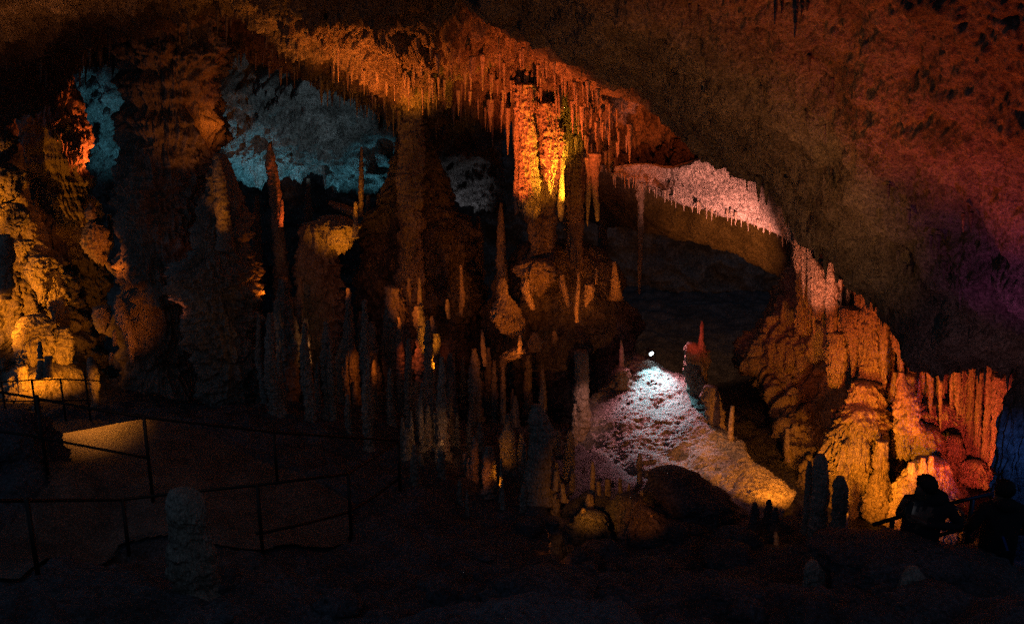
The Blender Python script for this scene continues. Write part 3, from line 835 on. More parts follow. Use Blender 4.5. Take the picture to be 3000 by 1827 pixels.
for lab, Y, pr, st in (
        ('blocky brown boulder under the bright stalagmite cluster', 12.0, [(1240, 1396, 1450), (1262, 1374, 1462), (1300, 1368, 1462), (1345, 1366, 1460), (1390, 1352, 1464)], 'rough'),
        ('rounded dim boulder right of the blocky brown one', 12.2, [(1196, 1492, 1540), (1225, 1476, 1580), (1270, 1470, 1620), (1340, 1478, 1650), (1400, 1480, 1660)], 'rough'),
        ('low dark boulder carrying the bright stalagmite cluster', 12.9, [(1192, 1400, 1500), (1225, 1380, 1520), (1280, 1370, 1530)], 'rock'),
        ('black boulder with a fiery rim lower centre', 11.5, [(1255, 1318, 1342), (1290, 1322, 1352), (1340, 1330, 1360), (1400, 1322, 1366)], 'rock'),
        ('dark mound below the bottle-shaped stalagmite', 13.4, [(1218, 1184, 1226), (1245, 1160, 1246), (1290, 1150, 1262)], 'rock'),
        ('black boulder at the foot of the bright slope', 12.8, [(1140, 1580, 1660), (1175, 1560, 1720), (1230, 1550, 1780), (1300, 1540, 1800)], 'rock'),
        ('long black boulder in the dark right of centre', 10.6, [(1350, 1840, 1940), (1368, 1780, 2000), (1400, 1740, 2060), (1470, 1720, 2100)], 'rock'),
        ('black rocky parapet in front of the person with the phone', 8.7, [(1348, 2090, 2300), (1362, 2050, 2420), (1410, 2010, 2480), (1480, 1980, 2540), (1560, 1960, 2600)], 'rock'),
        ('dark rounded rock beside the walkway at the left edge', 12.2, [(1004, -60, 60), (1040, -90, 100), (1090, -110, 108), (1140, -120, 118)], 'rock'),
        ('dark boulder at the bottom right corner', 7.4, [(1440, 2200, 2330), (1470, 2160, 2380), (1540, 2110, 2420)], 'rock'),
        ('low dark boulder at the bottom, right of centre', 8, [(1420, 1700, 1800), (1450, 1660, 1850), (1520, 1620, 1900)], 'rock'),
        ('low dark boulder at the bottom centre', 8.4, [(1400, 1240, 1360), (1430, 1200, 1420), (1510, 1160, 1470)], 'rock'),
        ('low dark boulder near the bottom, between two others', 9.4, [(1360, 1520, 1600), (1390, 1490, 1660), (1440, 1470, 1700)], 'rock')):
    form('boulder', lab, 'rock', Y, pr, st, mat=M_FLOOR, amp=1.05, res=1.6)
form('stalagmite', 'grey stalagmite with a bent round head in the foreground, before the walkway', 'stalagmite', 8.2,
     [(1182, 410, 452), (1195, 402, 478), (1222, 402, 491), (1250, 410, 494), (1270, 414, 490), (1300, 410, 500), (1330, 412, 512), (1400, 420, 520), (1500, 430, 550), (1620, 420, 570)],
     'knob', amp=.8, mat=M_DRIP)
form('stalagmite', 'grey domed stalagmite at the bottom right', 'stalagmite', 7.8,
     [(1366, 2186, 2208), (1385, 2172, 2222), (1415, 2164, 2231), (1450, 2164, 2232), (1540, 2150, 2245)], 'knob', amp=.6)
form('stalagmite', 'smaller grey domed stalagmite left of the person with the phone, near the bottom', 'stalagmite', 8.8,
     [(1350, 1946, 1964), (1370, 1936, 1980), (1400, 1934, 1986), (1450, 1928, 1990)], 'knob', amp=.6)
form('stalagmite', 'tall black stalagmite silhouetted against the orange wall', 'stalagmite', 11.4,
     [(1094, 1968, 1982), (1110, 1960, 1991), (1150, 1958, 1994), (1200, 1954, 1992), (1250, 1950, 1990), (1330, 1940, 1996)], 'knob', amp=.6)
form('stalagmite', 'slightly shorter black stalagmite, nearer the person with the phone', 'stalagmite', 11.2,
     [(1146, 2014, 2030), (1160, 2007, 2037), (1200, 2005, 2039), (1250, 2002, 2034), (1290, 1998, 2028), (1350, 1990, 2034)], 'knob', amp=.6)
form('stalagmite', 'stubby black stalagmite left of the tall silhouetted one', 'stalagmite', 11.6,
     [(1110, 1944, 1952), (1130, 1940, 1957), (1200, 1936, 1958), (1280, 1930, 1960)], 'knob', amp=.6)
form('stalagmite', 'ragged yellow-edged stalagmite behind the shorter black one', 'stalagmite', 12.4, [(1212, 2034, 2040), (1240, 2028, 2041), (1270, 2022, 2036), (1300, 2020, 2032)], 'knob')

# ------------------------------------------------------------------ right wall: draperies and flowstone
RW = [
    ('drapery', 'pink drapery hanging at the tip of the pale roof strip', 16.0, [(536, 1900, 1924), (560, 1908, 1938), (600, 1908, 1940), (630, 1909, 1940), (652, 1914, 1932)], 'flute', .7),
    ('column', 'dim red column below the pink drapery', 17.2, [(600, 1916, 1950), (680, 1917, 1951), (740, 1917, 1952), (800, 1912, 1958)], 'flute', .3),
    ('drapery', 'pale pink pointed drapery, second along the right wall', 15.2, [(622, 1952, 1962), (650, 1951, 1984), (690, 1951, 1988), (730, 1953, 1985), (768, 1963, 1974)], 'rough', .5),
    ('drapery', 'pink-orange double drapery, third along the right wall', 15.0, [(630, 1992, 2008), (660, 1988, 2014), (720, 1988, 2016), (780, 1989, 2014), (815, 1991, 2004)], 'rough', .5),
    ('drapery', 'orange ribbed drapery below the pink-orange double one', 15.0, [(800, 1988, 2030), (850, 1988, 2038), (890, 1990, 2034), (925, 1996, 2030)], 'flute', .9),
    ('drapery', 'orange tapering drapery ending in a thin stalactite', 14.6, [(742, 2022, 2066), (780, 2022, 2068), (820, 2040, 2066), (860, 2046, 2062), (900, 2048, 2057), (936, 2049, 2053)], 'flute', .2),
    ('drapery', 'tall orange drapery, the broadest on the right wall', 14.5, [(722, 2076, 2110), (750, 2070, 2120), (800, 2068, 2122), (870, 2068, 2124), (930, 2066, 2124), (960, 2062, 2124)], 'flute', .4),
    ('flowstone', 'orange fringed block under the broadest drapery', 14.2, [(925, 2050, 2118), (945, 2045, 2126), (970, 2046, 2128), (986, 2046, 2126)], 'flute', 1.4),
    ('flowstone', 'fringed orange ledge right of the fringed block', 14.4, [(935, 2126, 2152), (960, 2122, 2156), (980, 2122, 2156), (992, 2126, 2152)], 'flute', .8),
    ('flowstone', 'huge orange flowstone cascade with a shelf top', 14.0, [(985, 2040, 2130), (1000, 2026, 2146), (1015, 2018, 2148), (1036, 2012, 2116), (1058, 1990, 2106), (1095, 1986, 2104), (1125, 1992, 2100), (1150, 2012, 2088), (1190, 2028, 2078), (1232, 2036, 2070)], 'flute', .5),
    ('stalagmite', 'bulbous yellow stalagmite right of the huge cascade', 13.4, [(1060, 2110, 2134), (1100, 2104, 2134), (1115, 2102, 2134), (1135, 2106, 2132), (1165, 2094, 2138), (1205, 2086, 2146), (1248, 2082, 2142)], 'lump', 0),
    ('column', 'orange column between the huge cascade and the black gap', 14.1, [(1000, 2110, 2140), (1040, 2108, 2136), (1075, 2108, 2134)], 'flute', .2),
    ('drapery', 'isolated orange fin with two prongs on the right wall', 13.9, [(780, 2142, 2148), (800, 2146, 2168), (818, 2148, 2186), (840, 2152, 2184), (864, 2168, 2178)], 'rough', .9),
    ('stalagmite', 'reddish spike leaning out of the black gap', 14.2, [(895, 2150, 2158), (920, 2144, 2158), (950, 2138, 2156)], 'flute', 0),
    ('boulder', 'black cone of rock in the middle of the orange wall', 13.2, [(895, 2164, 2174), (930, 2160, 2190), (970, 2158, 2208), (1010, 2156, 2216), (1040, 2160, 2206)], 'rock', 0),
    ('column', 'orange fluted column right of the black cone', 13.9, [(885, 2236, 2274), (920, 2238, 2276), (960, 2236, 2272), (985, 2232, 2270)], 'flute', .2),
    ('flowstone', 'orange collar of flowstone under the fluted column', 13.7, [(972, 2226, 2290), (990, 2218, 2300), (1008, 2222, 2302), (1030, 2228, 2266)], 'flute', .9),
    ('flowstone', 'small orange bridge of flowstone left of the fluted column', 14, [(905, 2186, 2234), (925, 2182, 2236), (950, 2200, 2236), (965, 2216, 2236)], 'rough', .5),
    ('flowstone', 'dim fringed lump right of the black gap', 13.5, [(1008, 2158, 2196), (1035, 2156, 2202), (1065, 2157, 2204), (1100, 2160, 2192)], 'flute', .8),
    ('flowstone', 'layered brownish flowstone above the head of the person with the phone', 13.4, [(1032, 2204, 2262), (1060, 2200, 2272), (1085, 2204, 2274), (1112, 2206, 2268)], 'plate', 0),
    ('flowstone', 'knobbly orange mound behind the person with the phone', 12.6, [(1108, 2208, 2272), (1140, 2184, 2284), (1166, 2174, 2290), (1190, 2166, 2300), (1230, 2158, 2302), (1290, 2152, 2310), (1380, 2140, 2320)], 'hill', 0),
    ('stalagmite', 'stubby orange peg at the top of the knobbly mound', 12.3, [(1112, 2190, 2200), (1128, 2186, 2203), (1150, 2184, 2206)], 'knob', 0),
    ('stalagmite', 'second stubby orange peg on the knobbly mound, right of the first', 12.3, [(1100, 2217, 2226), (1116, 2213, 2229), (1140, 2210, 2232)], 'knob', 0),
    ('stalagmite', 'third stubby orange peg on the knobbly mound, furthest right', 12.3, [(1096, 2237, 2246), (1114, 2233, 2249), (1145, 2230, 2252)], 'knob', 0),
    ('flowstone', 'rust-red drape between knobbly mound and red curtains', 13.2, [(1050, 2282, 2312), (1090, 2276, 2320), (1130, 2272, 2318), (1170, 2284, 2320), (1230, 2288, 2340)], 'flute', 0),
    ('drapery', 'red-orange curtain, leftmost and widest of the pleated curtains', 13.6, [(890, 2296, 2330), (950, 2292, 2332), (1010, 2294, 2332), (1060, 2290, 2328), (1120, 2284, 2322)], 'flute', .3),
    ('drapery', 'slender red curtain fold, second of the pleated curtains', 13.4, [(905, 2330, 2346), (980, 2328, 2344), (1060, 2324, 2342), (1140, 2316, 2338)], 'flute', .3),
    ('drapery', 'crimson curtain fold, third of the pleated curtains', 13.2, [(895, 2352, 2368), (970, 2348, 2364), (1060, 2344, 2360), (1130, 2338, 2360)], 'flute', .3),
    ('drapery', 'crimson curtain fold, fourth of the pleated curtains', 13.0, [(915, 2374, 2390), (980, 2370, 2386), (1060, 2364, 2382), (1125, 2360, 2384)], 'flute', .3),
    ('drapery', 'broad crimson curtain, last and rightmost of the pleated curtains', 12.8, [(905, 2392, 2440), (960, 2390, 2436), (1010, 2388, 2420), (1060, 2386, 2408), (1115, 2380, 2402), (1145, 2376, 2392)], 'flute', .5),
    ('flowstone', 'red rounded flowstone at the foot of the pleated curtains', 12.9, [(1112, 2326, 2370), (1135, 2318, 2384), (1160, 2312, 2376)], 'flute', .5),
    ('flowstone', 'yellow rib low on the left of the orange wall', 14.6, [(985, 2000, 2022), (1020, 2002, 2020), (1050, 2000, 2016), (1070, 2004, 2014)], 'flute', .6),
    ('flowstone', 'yellow lower flank of the huge cascade', 14.4, [(1060, 1984, 2010), (1100, 1984, 2012), (1150, 1992, 2024), (1200, 2004, 2036), (1240, 2030, 2058)], 'rough', .4),
]
for nm, lab, Y, pr, st, rg in RW:
    form(nm, lab, {'boulder': 'rock'}.get(nm, nm), Y, pr, st, mat=M_FLOW, ragged=rg, res=1.5, amp=.9)
form('rock_pillar', 'blue-black rock pillar at the right picture edge behind the two people', 'rock', 11.2,
     [(820, 2470, 2900), (930, 2446, 2900), (1000, 2412, 2900), (1130, 2398, 2900), (1300, 2390, 2900), (1560, 2380, 2900)], 'flute', amp=.35, mat=M_WALL, k=.3)

# ------------------------------------------------------------------ stalactites in rows
def along(poly, t):
    k = len(poly) - 1
    i = min(int(t * k), k - 1)
    f = t * k - i
    return [poly[i][j] * (1 - f) + poly[i + 1][j] * f for j in range(3)]


def fringe(poly, t0, t1, n, Lr, wr, label, group, mat, up=18, jv=6, jY=.4):
    for i in range(n):
        t = t0 + (t1 - t0) * (i + random.random()) / n
        u, v, Y = along(poly, t)
        Ln = random.uniform(*Lr) * (1.5 if random.random() < .15 else 1)
        w = random.uniform(*wr) * (.6 + .5 * Ln / Lr[1])
        vb = v + random.uniform(-jv, jv)
        Yk = Y + random.uniform(-jY, jY)
        lean = random.uniform(-1.5, 1.5)
        form('stalactite', label, 'stalactite', Yk,
             [(vb - up, u - w * .62, u + w * .62), (vb, u - w * .5, u + w * .5), (vb + Ln * .5, u - w * .3 + lean * .4, u + w * .3 + lean * .4),
              (vb + Ln * .85, u - w * .16 + lean, u + w * .16 + lean), (vb + Ln, u - .8 + lean, u + .8 + lean)],
             'spike' if w < 9 else 'flute', group=group, mat=mat, hang=True, res=3)


def fringe_mass(label, specs, mat):
    """the hundreds of smallest drips of the roof, past counting: one object"""
    V, F, o = [], [], 0
    for poly, t0, t1, n, Lr, wr, jv, jY in specs:
        for i in range(n):
            u, v, Y = along(poly, t0 + (t1 - t0) * (i + random.random()) / n)
            Ln, w = random.uniform(*Lr), random.uniform(*wr)
            vb, Yk = v + random.uniform(-jv, jv), Y + random.uniform(-jY, jY)
            P = form('', '', '', Yk, [(vb - 22, u - w * .6, u + w * .6), (vb, u - w * .45, u + w * .45), (vb + Ln * .6, u - w * .24, u + w * .24), (vb + Ln, u - .7, u + .7)],
                     'spike', mesh_only=True, res=3.4)
            a, c = P.shape[:2]
            V.append(P.reshape(-1, 3))
            for r in range(a - 1):
                for s in range(c):
                    F.append((o + r * c + s, o + r * c + (s + 1) % c, o + (r + 1) * c + (s + 1) % c, o + (r + 1) * c + s))
            o += a * c
    link('stalactite_fringe', py_mesh('stalactite_fringe', np.concatenate(V), F), mat, label, 'stalactites', kind='stuff')


fringe_mass('countless fine stalactites covering the roof ridge from the top left to the glowing columns',
            [(B_EDGE, .1, .84, 140, (8, 34), (4, 9), 22, .9), ([(u + 6, v - 60, Y - 1.1) for u, v, Y in B_EDGE], .15, .84, 120, (10, 44), (4, 10), 34, .8),
             ([(u + 14, v - 150, Y - 2.6) for u, v, Y in B_EDGE], .2, .8, 90, (14, 50), (6, 13), 40, .8)], M_DRIP)
fringe(B_EDGE, .0, .36, 40, (12, 60), (5, 14), 'thin stalactite in the brown fringe along the top left roof', 'stalactites of the top left roof', M_CEIL, up=26, jv=26, jY=1.2)
fringe(B_EDGE, .42, .74, 66, (14, 58), (4, 10), 'thin stalactite in the red-lit fringe left of the glowing columns', 'stalactites of the red-lit ridge', M_DRIP, up=24, jv=14, jY=.7)
fringe(B_EDGE, .74, .88, 24, (12, 44), (4, 11), 'thin stalactite in the rusty fringe right of the glowing columns', 'stalactites right of the glowing columns', M_DRIP, up=24, jv=16, jY=.7)
B_MID = [(u + 10, v - 90 - 20 * math.sin(u * .02), Y - 1.7) for u, v, Y in B_EDGE]
fringe(B_MID, .30, .84, 52, (18, 70), (5, 13), 'stalactite on the rust-coloured roof above the glowing columns', 'stalactites of the rust-coloured roof', M_DRIP, up=30, jv=45, jY=.9)
fringe(E_EDGE, .05, 1.0, 42, (7, 26), (3, 7), 'tiny pale icicle-like stalactite along the lower rim of the pink roof strip', 'icicles of the pink roof strip', M_FLOW, up=10, jv=3, jY=.2)
fringe(A_EDGE, .40, .58, 13, (12, 40), (6, 14), 'dark stalactite silhouetted against the pale pink roof strip', 'dark stalactites before the pink roof strip', M_CEIL, up=24, jv=10, jY=.3)
fringe(A_EDGE, .60, .86, 26, (14, 46), (8, 18), 'short brown stalactite along the sloping ceiling edge above the orange draperies', 'stalactites above the orange draperies', M_CEIL, up=26, jv=10, jY=.3)
fringe(A_EDGE, .85, .97, 18, (16, 60), (7, 14), 'dark reddish stalactite above the pleated red curtains', 'stalactites above the red curtains', M_CEIL, up=40, jv=14, jY=.4)
A_IN = {t: lerp_rows(A_OUT, A_EDGE, (t,))[0] for t in (.66, .78, .88, .95)}
fringe_mass('short stubby drips scattered over the sloping ceiling at the upper right, too many to count',
            [(A_IN[.95], .1, .9, 70, (6, 22), (4, 9), 14, .2), (A_IN[.88], .1, .85, 50, (6, 26), (4, 10), 20, .2), (A_IN[.78], .12, .8, 36, (8, 30), (5, 12), 26, .2),
             (A_IN[.66], .15, .75, 22, (8, 30), (5, 12), 30, .2)], M_CEIL)
for uu, vv, w, Y in ((1866, 60, 10, 8.2), (1882, 34, 8, 8.2), (1914, 92, 13, 8.0), (1930, 40, 9, 8.1), (1944, 28, 8, 8.3)):
    form('stalactite', 'black stalactite in the small cluster hanging from the top right of the frame', 'stalactite', Y,
         [(-90, uu - w, uu + w), (0, uu - w * .6, uu + w * .6), (vv * .6, uu - w * .35, uu + w * .35), (vv, uu - 3, uu - 1)], 'spike',
         group='black stalactites at the top right', mat=M_CEIL, hang=True)
for i, (uu, v0, vv, w, Y) in enumerate(((925, 170, 272, 9, 20), (868, 160, 222, 8, 20), (848, 120, 240, 7, 20.2), (800, 60, 200, 8, 20), (1092, 200, 300, 9, 19.6), (1180, 240, 318, 10, 19.4), (1222, 260, 372, 7, 19))):
    form('stalactite', 'long slim stalactite reaching well below the ridge beside the central column', 'stalactite', Y,
         [(v0, uu - w, uu + w), ((v0 + vv) / 2, uu - w * .6, uu + w * .6), (vv - 18, uu - w * .3, uu + w * .3), (vv, uu - 1, uu + 1)], 'spike',
         group='long slim stalactites of the ridge', mat=M_DRIP, hang=True)

# narrow draperies stepping down the right wall, and loose stones
DR = [(1930, 590, 15.8), (1980, 660, 15.3), (2030, 712, 15.0), (2085, 735, 14.8), (2130, 790, 14.4), (2175, 850, 14.1)]
for i in range(22):
    u, v, Y = along(DR, (i + random.random()) / 22)
    Ln, w = random.uniform(60, 190), random.uniform(9, 20)
    form('drapery', 'narrow sharp orange drapery among many on the stepping edge of the right wall', 'drapery', Y + random.uniform(-.3, .4),
         [(v - 30, u - w * .7, u + w * .7), (v + Ln * .3, u - w * .55, u + w * .55), (v + Ln * .75, u - w * .4, u + w * .36), (v + Ln, u - w * .1, u + w * .1)], 'flute',
         group='narrow draperies of the right wall', mat=M_FLOW, hang=True, k=.7, ragged=.5, res=1.7)
DR2 = [(2180, 880, 13.9), (2240, 890, 13.7), (2300, 890, 13.4), (2370, 895, 13.0), (2440, 905, 12.7)]
for i in range(18):
    u, v, Y = along(DR2, (i + random.random()) / 18)
    Ln, w = random.uniform(50, 210), random.uniform(7, 15)
    form('drapery', 'narrow red drapery hanging between the pleated curtains', 'drapery', Y + random.uniform(-.3, .5),
         [(v - 30, u - w * .7, u + w * .7), (v + Ln * .3, u - w * .55, u + w * .55), (v + Ln * .75, u - w * .4, u + w * .36), (v + Ln, u - w * .1, u + w * .1)], 'flute',
         group='narrow red draperies', mat=M_FLOW, hang=True, k=.7, ragged=.5, res=1.7)


def stones(n, ur, Yr, sr, label, group, mat):
    for i in range(n):
        Y = random.uniform(*Yr)
        x = (random.uniform(*ur) - W0 / 2) / FPX * Y / .92
        s = random.uniform(*sr)
        z = fz(x, Y)
        nu, nv = 14, 20
        a = np.linspace(0.02, PI - .02, nu)[:, None]
        t = np.linspace(0, 2 * PI, nv, endpoint=False)[None, :]
        P = np.stack([np.sin(a) * np.cos(t), np.sin(a) * np.sin(t), np.cos(a) * np.ones_like(t)], -1).reshape(-1, 3)
        q = P * 1.3 + i * 5.1
        P = P * (1 + .45 * fbm(q, 4) + .25 * lumps(q * 1.4))[:, None] * s * np.array((random.uniform(.8, 1.4), random.uniform(.8, 1.3), random.uniform(.45, .8)))
        link('stone', grid_mesh('stone', P.reshape(nu, nv, 3), True), mat, label, 'stone', group, loc=(x, Y, z + s * .15))


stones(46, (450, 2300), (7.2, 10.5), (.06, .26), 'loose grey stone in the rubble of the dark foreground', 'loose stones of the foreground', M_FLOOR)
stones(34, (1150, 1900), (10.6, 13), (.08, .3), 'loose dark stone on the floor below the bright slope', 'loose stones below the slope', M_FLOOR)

# ------------------------------------------------------------------ railings
def railing(label, posts, rails, r_post, r_rail):
    """posts: (u, v_top, u_base, v_base, Y); rails: lists of (u, v, Y)"""
    u, v, ub, vb, Y = posts[0]
    base = at(ub, vb, Y)
    t = empty('railing', base, label, 'railing', 'railings along the walkway')
    for u, v, ub, vb, Y in posts:
        a, b = at(ub, vb, Y), at(ub, vb, Y).copy()
        b[2] = at(u, v, Y)[2]
        a[2] -= .25
        V, F = tube([Vector(a - base), Vector(b - base)], r_post)
        link('post', py_mesh('post', V, F), M_STEEL, parent=t)
    for line in rails:
        V, F = tube([Vector(at(*p) - base) for p in line], r_rail)
        link('rail', py_mesh('rail', V, F), M_STEEL, parent=t)
    return t


railing('far thin steel railing before the yellow flowstone hill', [(75, 913, 92, 1024, 16.8), (146, 911, 160, 1022, 16.8), (205, 893, 219, 1018, 16.8), (10, 917, 20, 1030, 16.8)],
        [[(-60, 921, 16.8), (8, 919, 16.8), (75, 914, 16.8), (146, 912, 16.8), (242, 916, 16.8)], [(-60, 967, 16.8), (11, 965, 16.8), (222, 963, 16.8)]], .022, .016)
railing('middle steel railing crossing before the orange-lit patch of walkway', [(83, 950, 115, 1140, 11.2), (348, 1000, 366, 1184, 11.3), (660, 1036, 668, 1170, 12.4), (959, 1056, 963, 1186, 13)],
        [[(-40, 936, 11), (11, 945, 11.1), (83, 957, 11.2), (214, 982, 11.25), (348, 1004, 11.3), (660, 1040, 12.4), (959, 1060, 13)],
         [(-40, 1032, 11), (75, 1048, 11.2), (103, 1054, 11.2), (220, 1076, 11.25), (358, 1102, 11.3)]], .026, .02)
railing('nearest dark railing along the front of the walkway', [(45, 1199, 100, 1440, 8.4), (290, 1200, 317, 1385, 10.6), (615, 1165, 634, 1356, 10.4), (836, 1138, 846, 1306, 11.4)],
        [[(-80, 1206, 8), (0, 1204, 8.2), (45, 1204, 8.4), (290, 1202, 10.6), (400, 1189, 10.55), (615, 1167, 10.4), (836, 1140, 11.4), (900, 1100, 12.2), (959, 1062, 13)],
         [(615, 1283, 10.4), (640, 1280, 10.45), (740, 1258, 10.9), (838, 1232, 11.4), (900, 1195, 12.2), (960, 1150, 13)]], .027, .022)
railing('short steel handrail beside the person with the phone', [(2144, 1246, 2138, 1330, 10.3), (2330, 1200, 2322, 1330, 10.5)],
        [[(2100, 1262, 10.25), (2144, 1249, 10.3), (2170, 1241, 10.32), (2290, 1210, 10.45), (2330, 1200, 10.5), (2420, 1180, 10.6)],
         [(2138, 1322, 10.3), (2230, 1296, 10.4), (2326, 1268, 10.5), (2420, 1246, 10.6)]], .034, .028)

# ------------------------------------------------------------------ the floodlight on the slope
M_LAMP = flat_mat('lamp_housing', (.05, .05, .055), .5, .3)
M_LENS = flat_mat('lamp_lens', (.9, .95, 1), .2, 0, (.85, .97, 1), 9)
lp = at(1567, 850, 17.7)
fl = empty('floodlight', lp - np.array((0, 0, .32)), 'small black floodlight with a glowing white lens above the bright slope', 'lamp')
aim = Vector((.30, -.80, -.32)).normalized()
q = aim.to_track_quat('Z', 'Y')


def oriented(V, off):
    return [q @ Vector(v) + Vector(off) for v in V]


def ringbody(prof, seg=24):
    V, F = [], []
    for z, r in prof:
        for s in range(seg):
            a = 2 * PI * s / seg
            V.append((r * math.cos(a), r * math.sin(a), z))
    for i in range(len(prof) - 1):
        for s in range(seg):
            s2 = (s + 1) % seg
            F.append((i * seg + s, i * seg + s2, (i + 1) * seg + s2, (i + 1) * seg + s))
    F.append(tuple(range(seg))[::-1])
    F.append(tuple((len(prof) - 1) * seg + s for s in range(seg)))
    return V, F


V, F = ringbody([(-.17, .03), (-.16, .04), (-.06, .055), (.0, .068), (.012, .072), (.02, .068), (.012, .054)])
link('housing', py_mesh('housing', oriented(V, (0, 0, .32)), F), M_LAMP, parent=fl)
V, F = ringbody([(.010, .052), (.016, .044), (.020, .022), (.021, .004)])
link('lens', py_mesh('lens', oriented(V, (0, 0, .32)), F), M_LENS, parent=fl)
V, F = tube([Vector((-.1, .05, .34)), Vector((-.1, .06, .1)), Vector((0, .06, .06)), Vector((.1, .06, .1)), Vector((.1, .05, .34))], .012)
V2, F2 = tube([Vector((0, .06, .06)), Vector((0, .06, -.3))], .02)
F += [tuple(i + len(V) for i in f) for f in F2]
link('bracket', py_mesh('bracket', V + V2, F), M_LAMP, parent=fl)

# ------------------------------------------------------------------ people
M_SKIN = flat_mat('skin', (.13, .075, .05), .5)
M_JACKET = flat_mat('dark_jacket_cloth', (.018, .018, .022), .9)
M_TROUS = flat_mat('dark_trouser_cloth', (.015, .016, .022), .9)
M_HAIR = flat_mat('dark_hair', (.012, .009, .008), .7)
M_SHOE = flat_mat('shoe_leather', (.02, .018, .016), .5)
M_PHONE = flat_mat('phone_body', (.02, .02, .022), .3)
M_SCREEN = flat_mat('phone_screen', (.1, .12, .15), .2, 0, (.55, .75, 1.0), .22)
M_STRAP = flat_mat('blue_strap_fabric', (.01, .10, .38), .7)


def body_mesh(name, joints, bones, root):
    """joints: {name: (pos, radius)}; grown with a skin modifier into one continuous surface"""
    me = bpy.data.meshes.new(name)
    keys = list(joints)
    bm = bmesh.new()
    lay = bm.verts.layers.skin.verify()
    vs = [bm.verts.new(joints[k][0]) for k in keys]
    for a, b in bones:
        bm.edges.new((vs[keys.index(a)], vs[keys.index(b)]))
    for k, v in zip(keys, vs):
        r = joints[k][1]
        v[lay].radius = (r, r) if not isinstance(r, tuple) else r
        v[lay].use_root = k == root
    bm.to_mesh(me)
    bm.free()
    ob = bpy.data.objects.new(name, me)
    COL.objects.link(ob)
    sk = ob.modifiers.new('skin', 'SKIN')
    sk.use_smooth_shade = True
    ss = ob.modifiers.new('sub', 'SUBSURF')
    ss.levels = ss.render_levels = 2
    dg = bpy.context.evaluated_depsgraph_get()
    ev = bpy.data.meshes.new_from_object(ob.evaluated_get(dg))
    ob.modifiers.clear()
    ob.data = ev
    for p in ev.polygons:
        p.use_smooth = True
    return ob


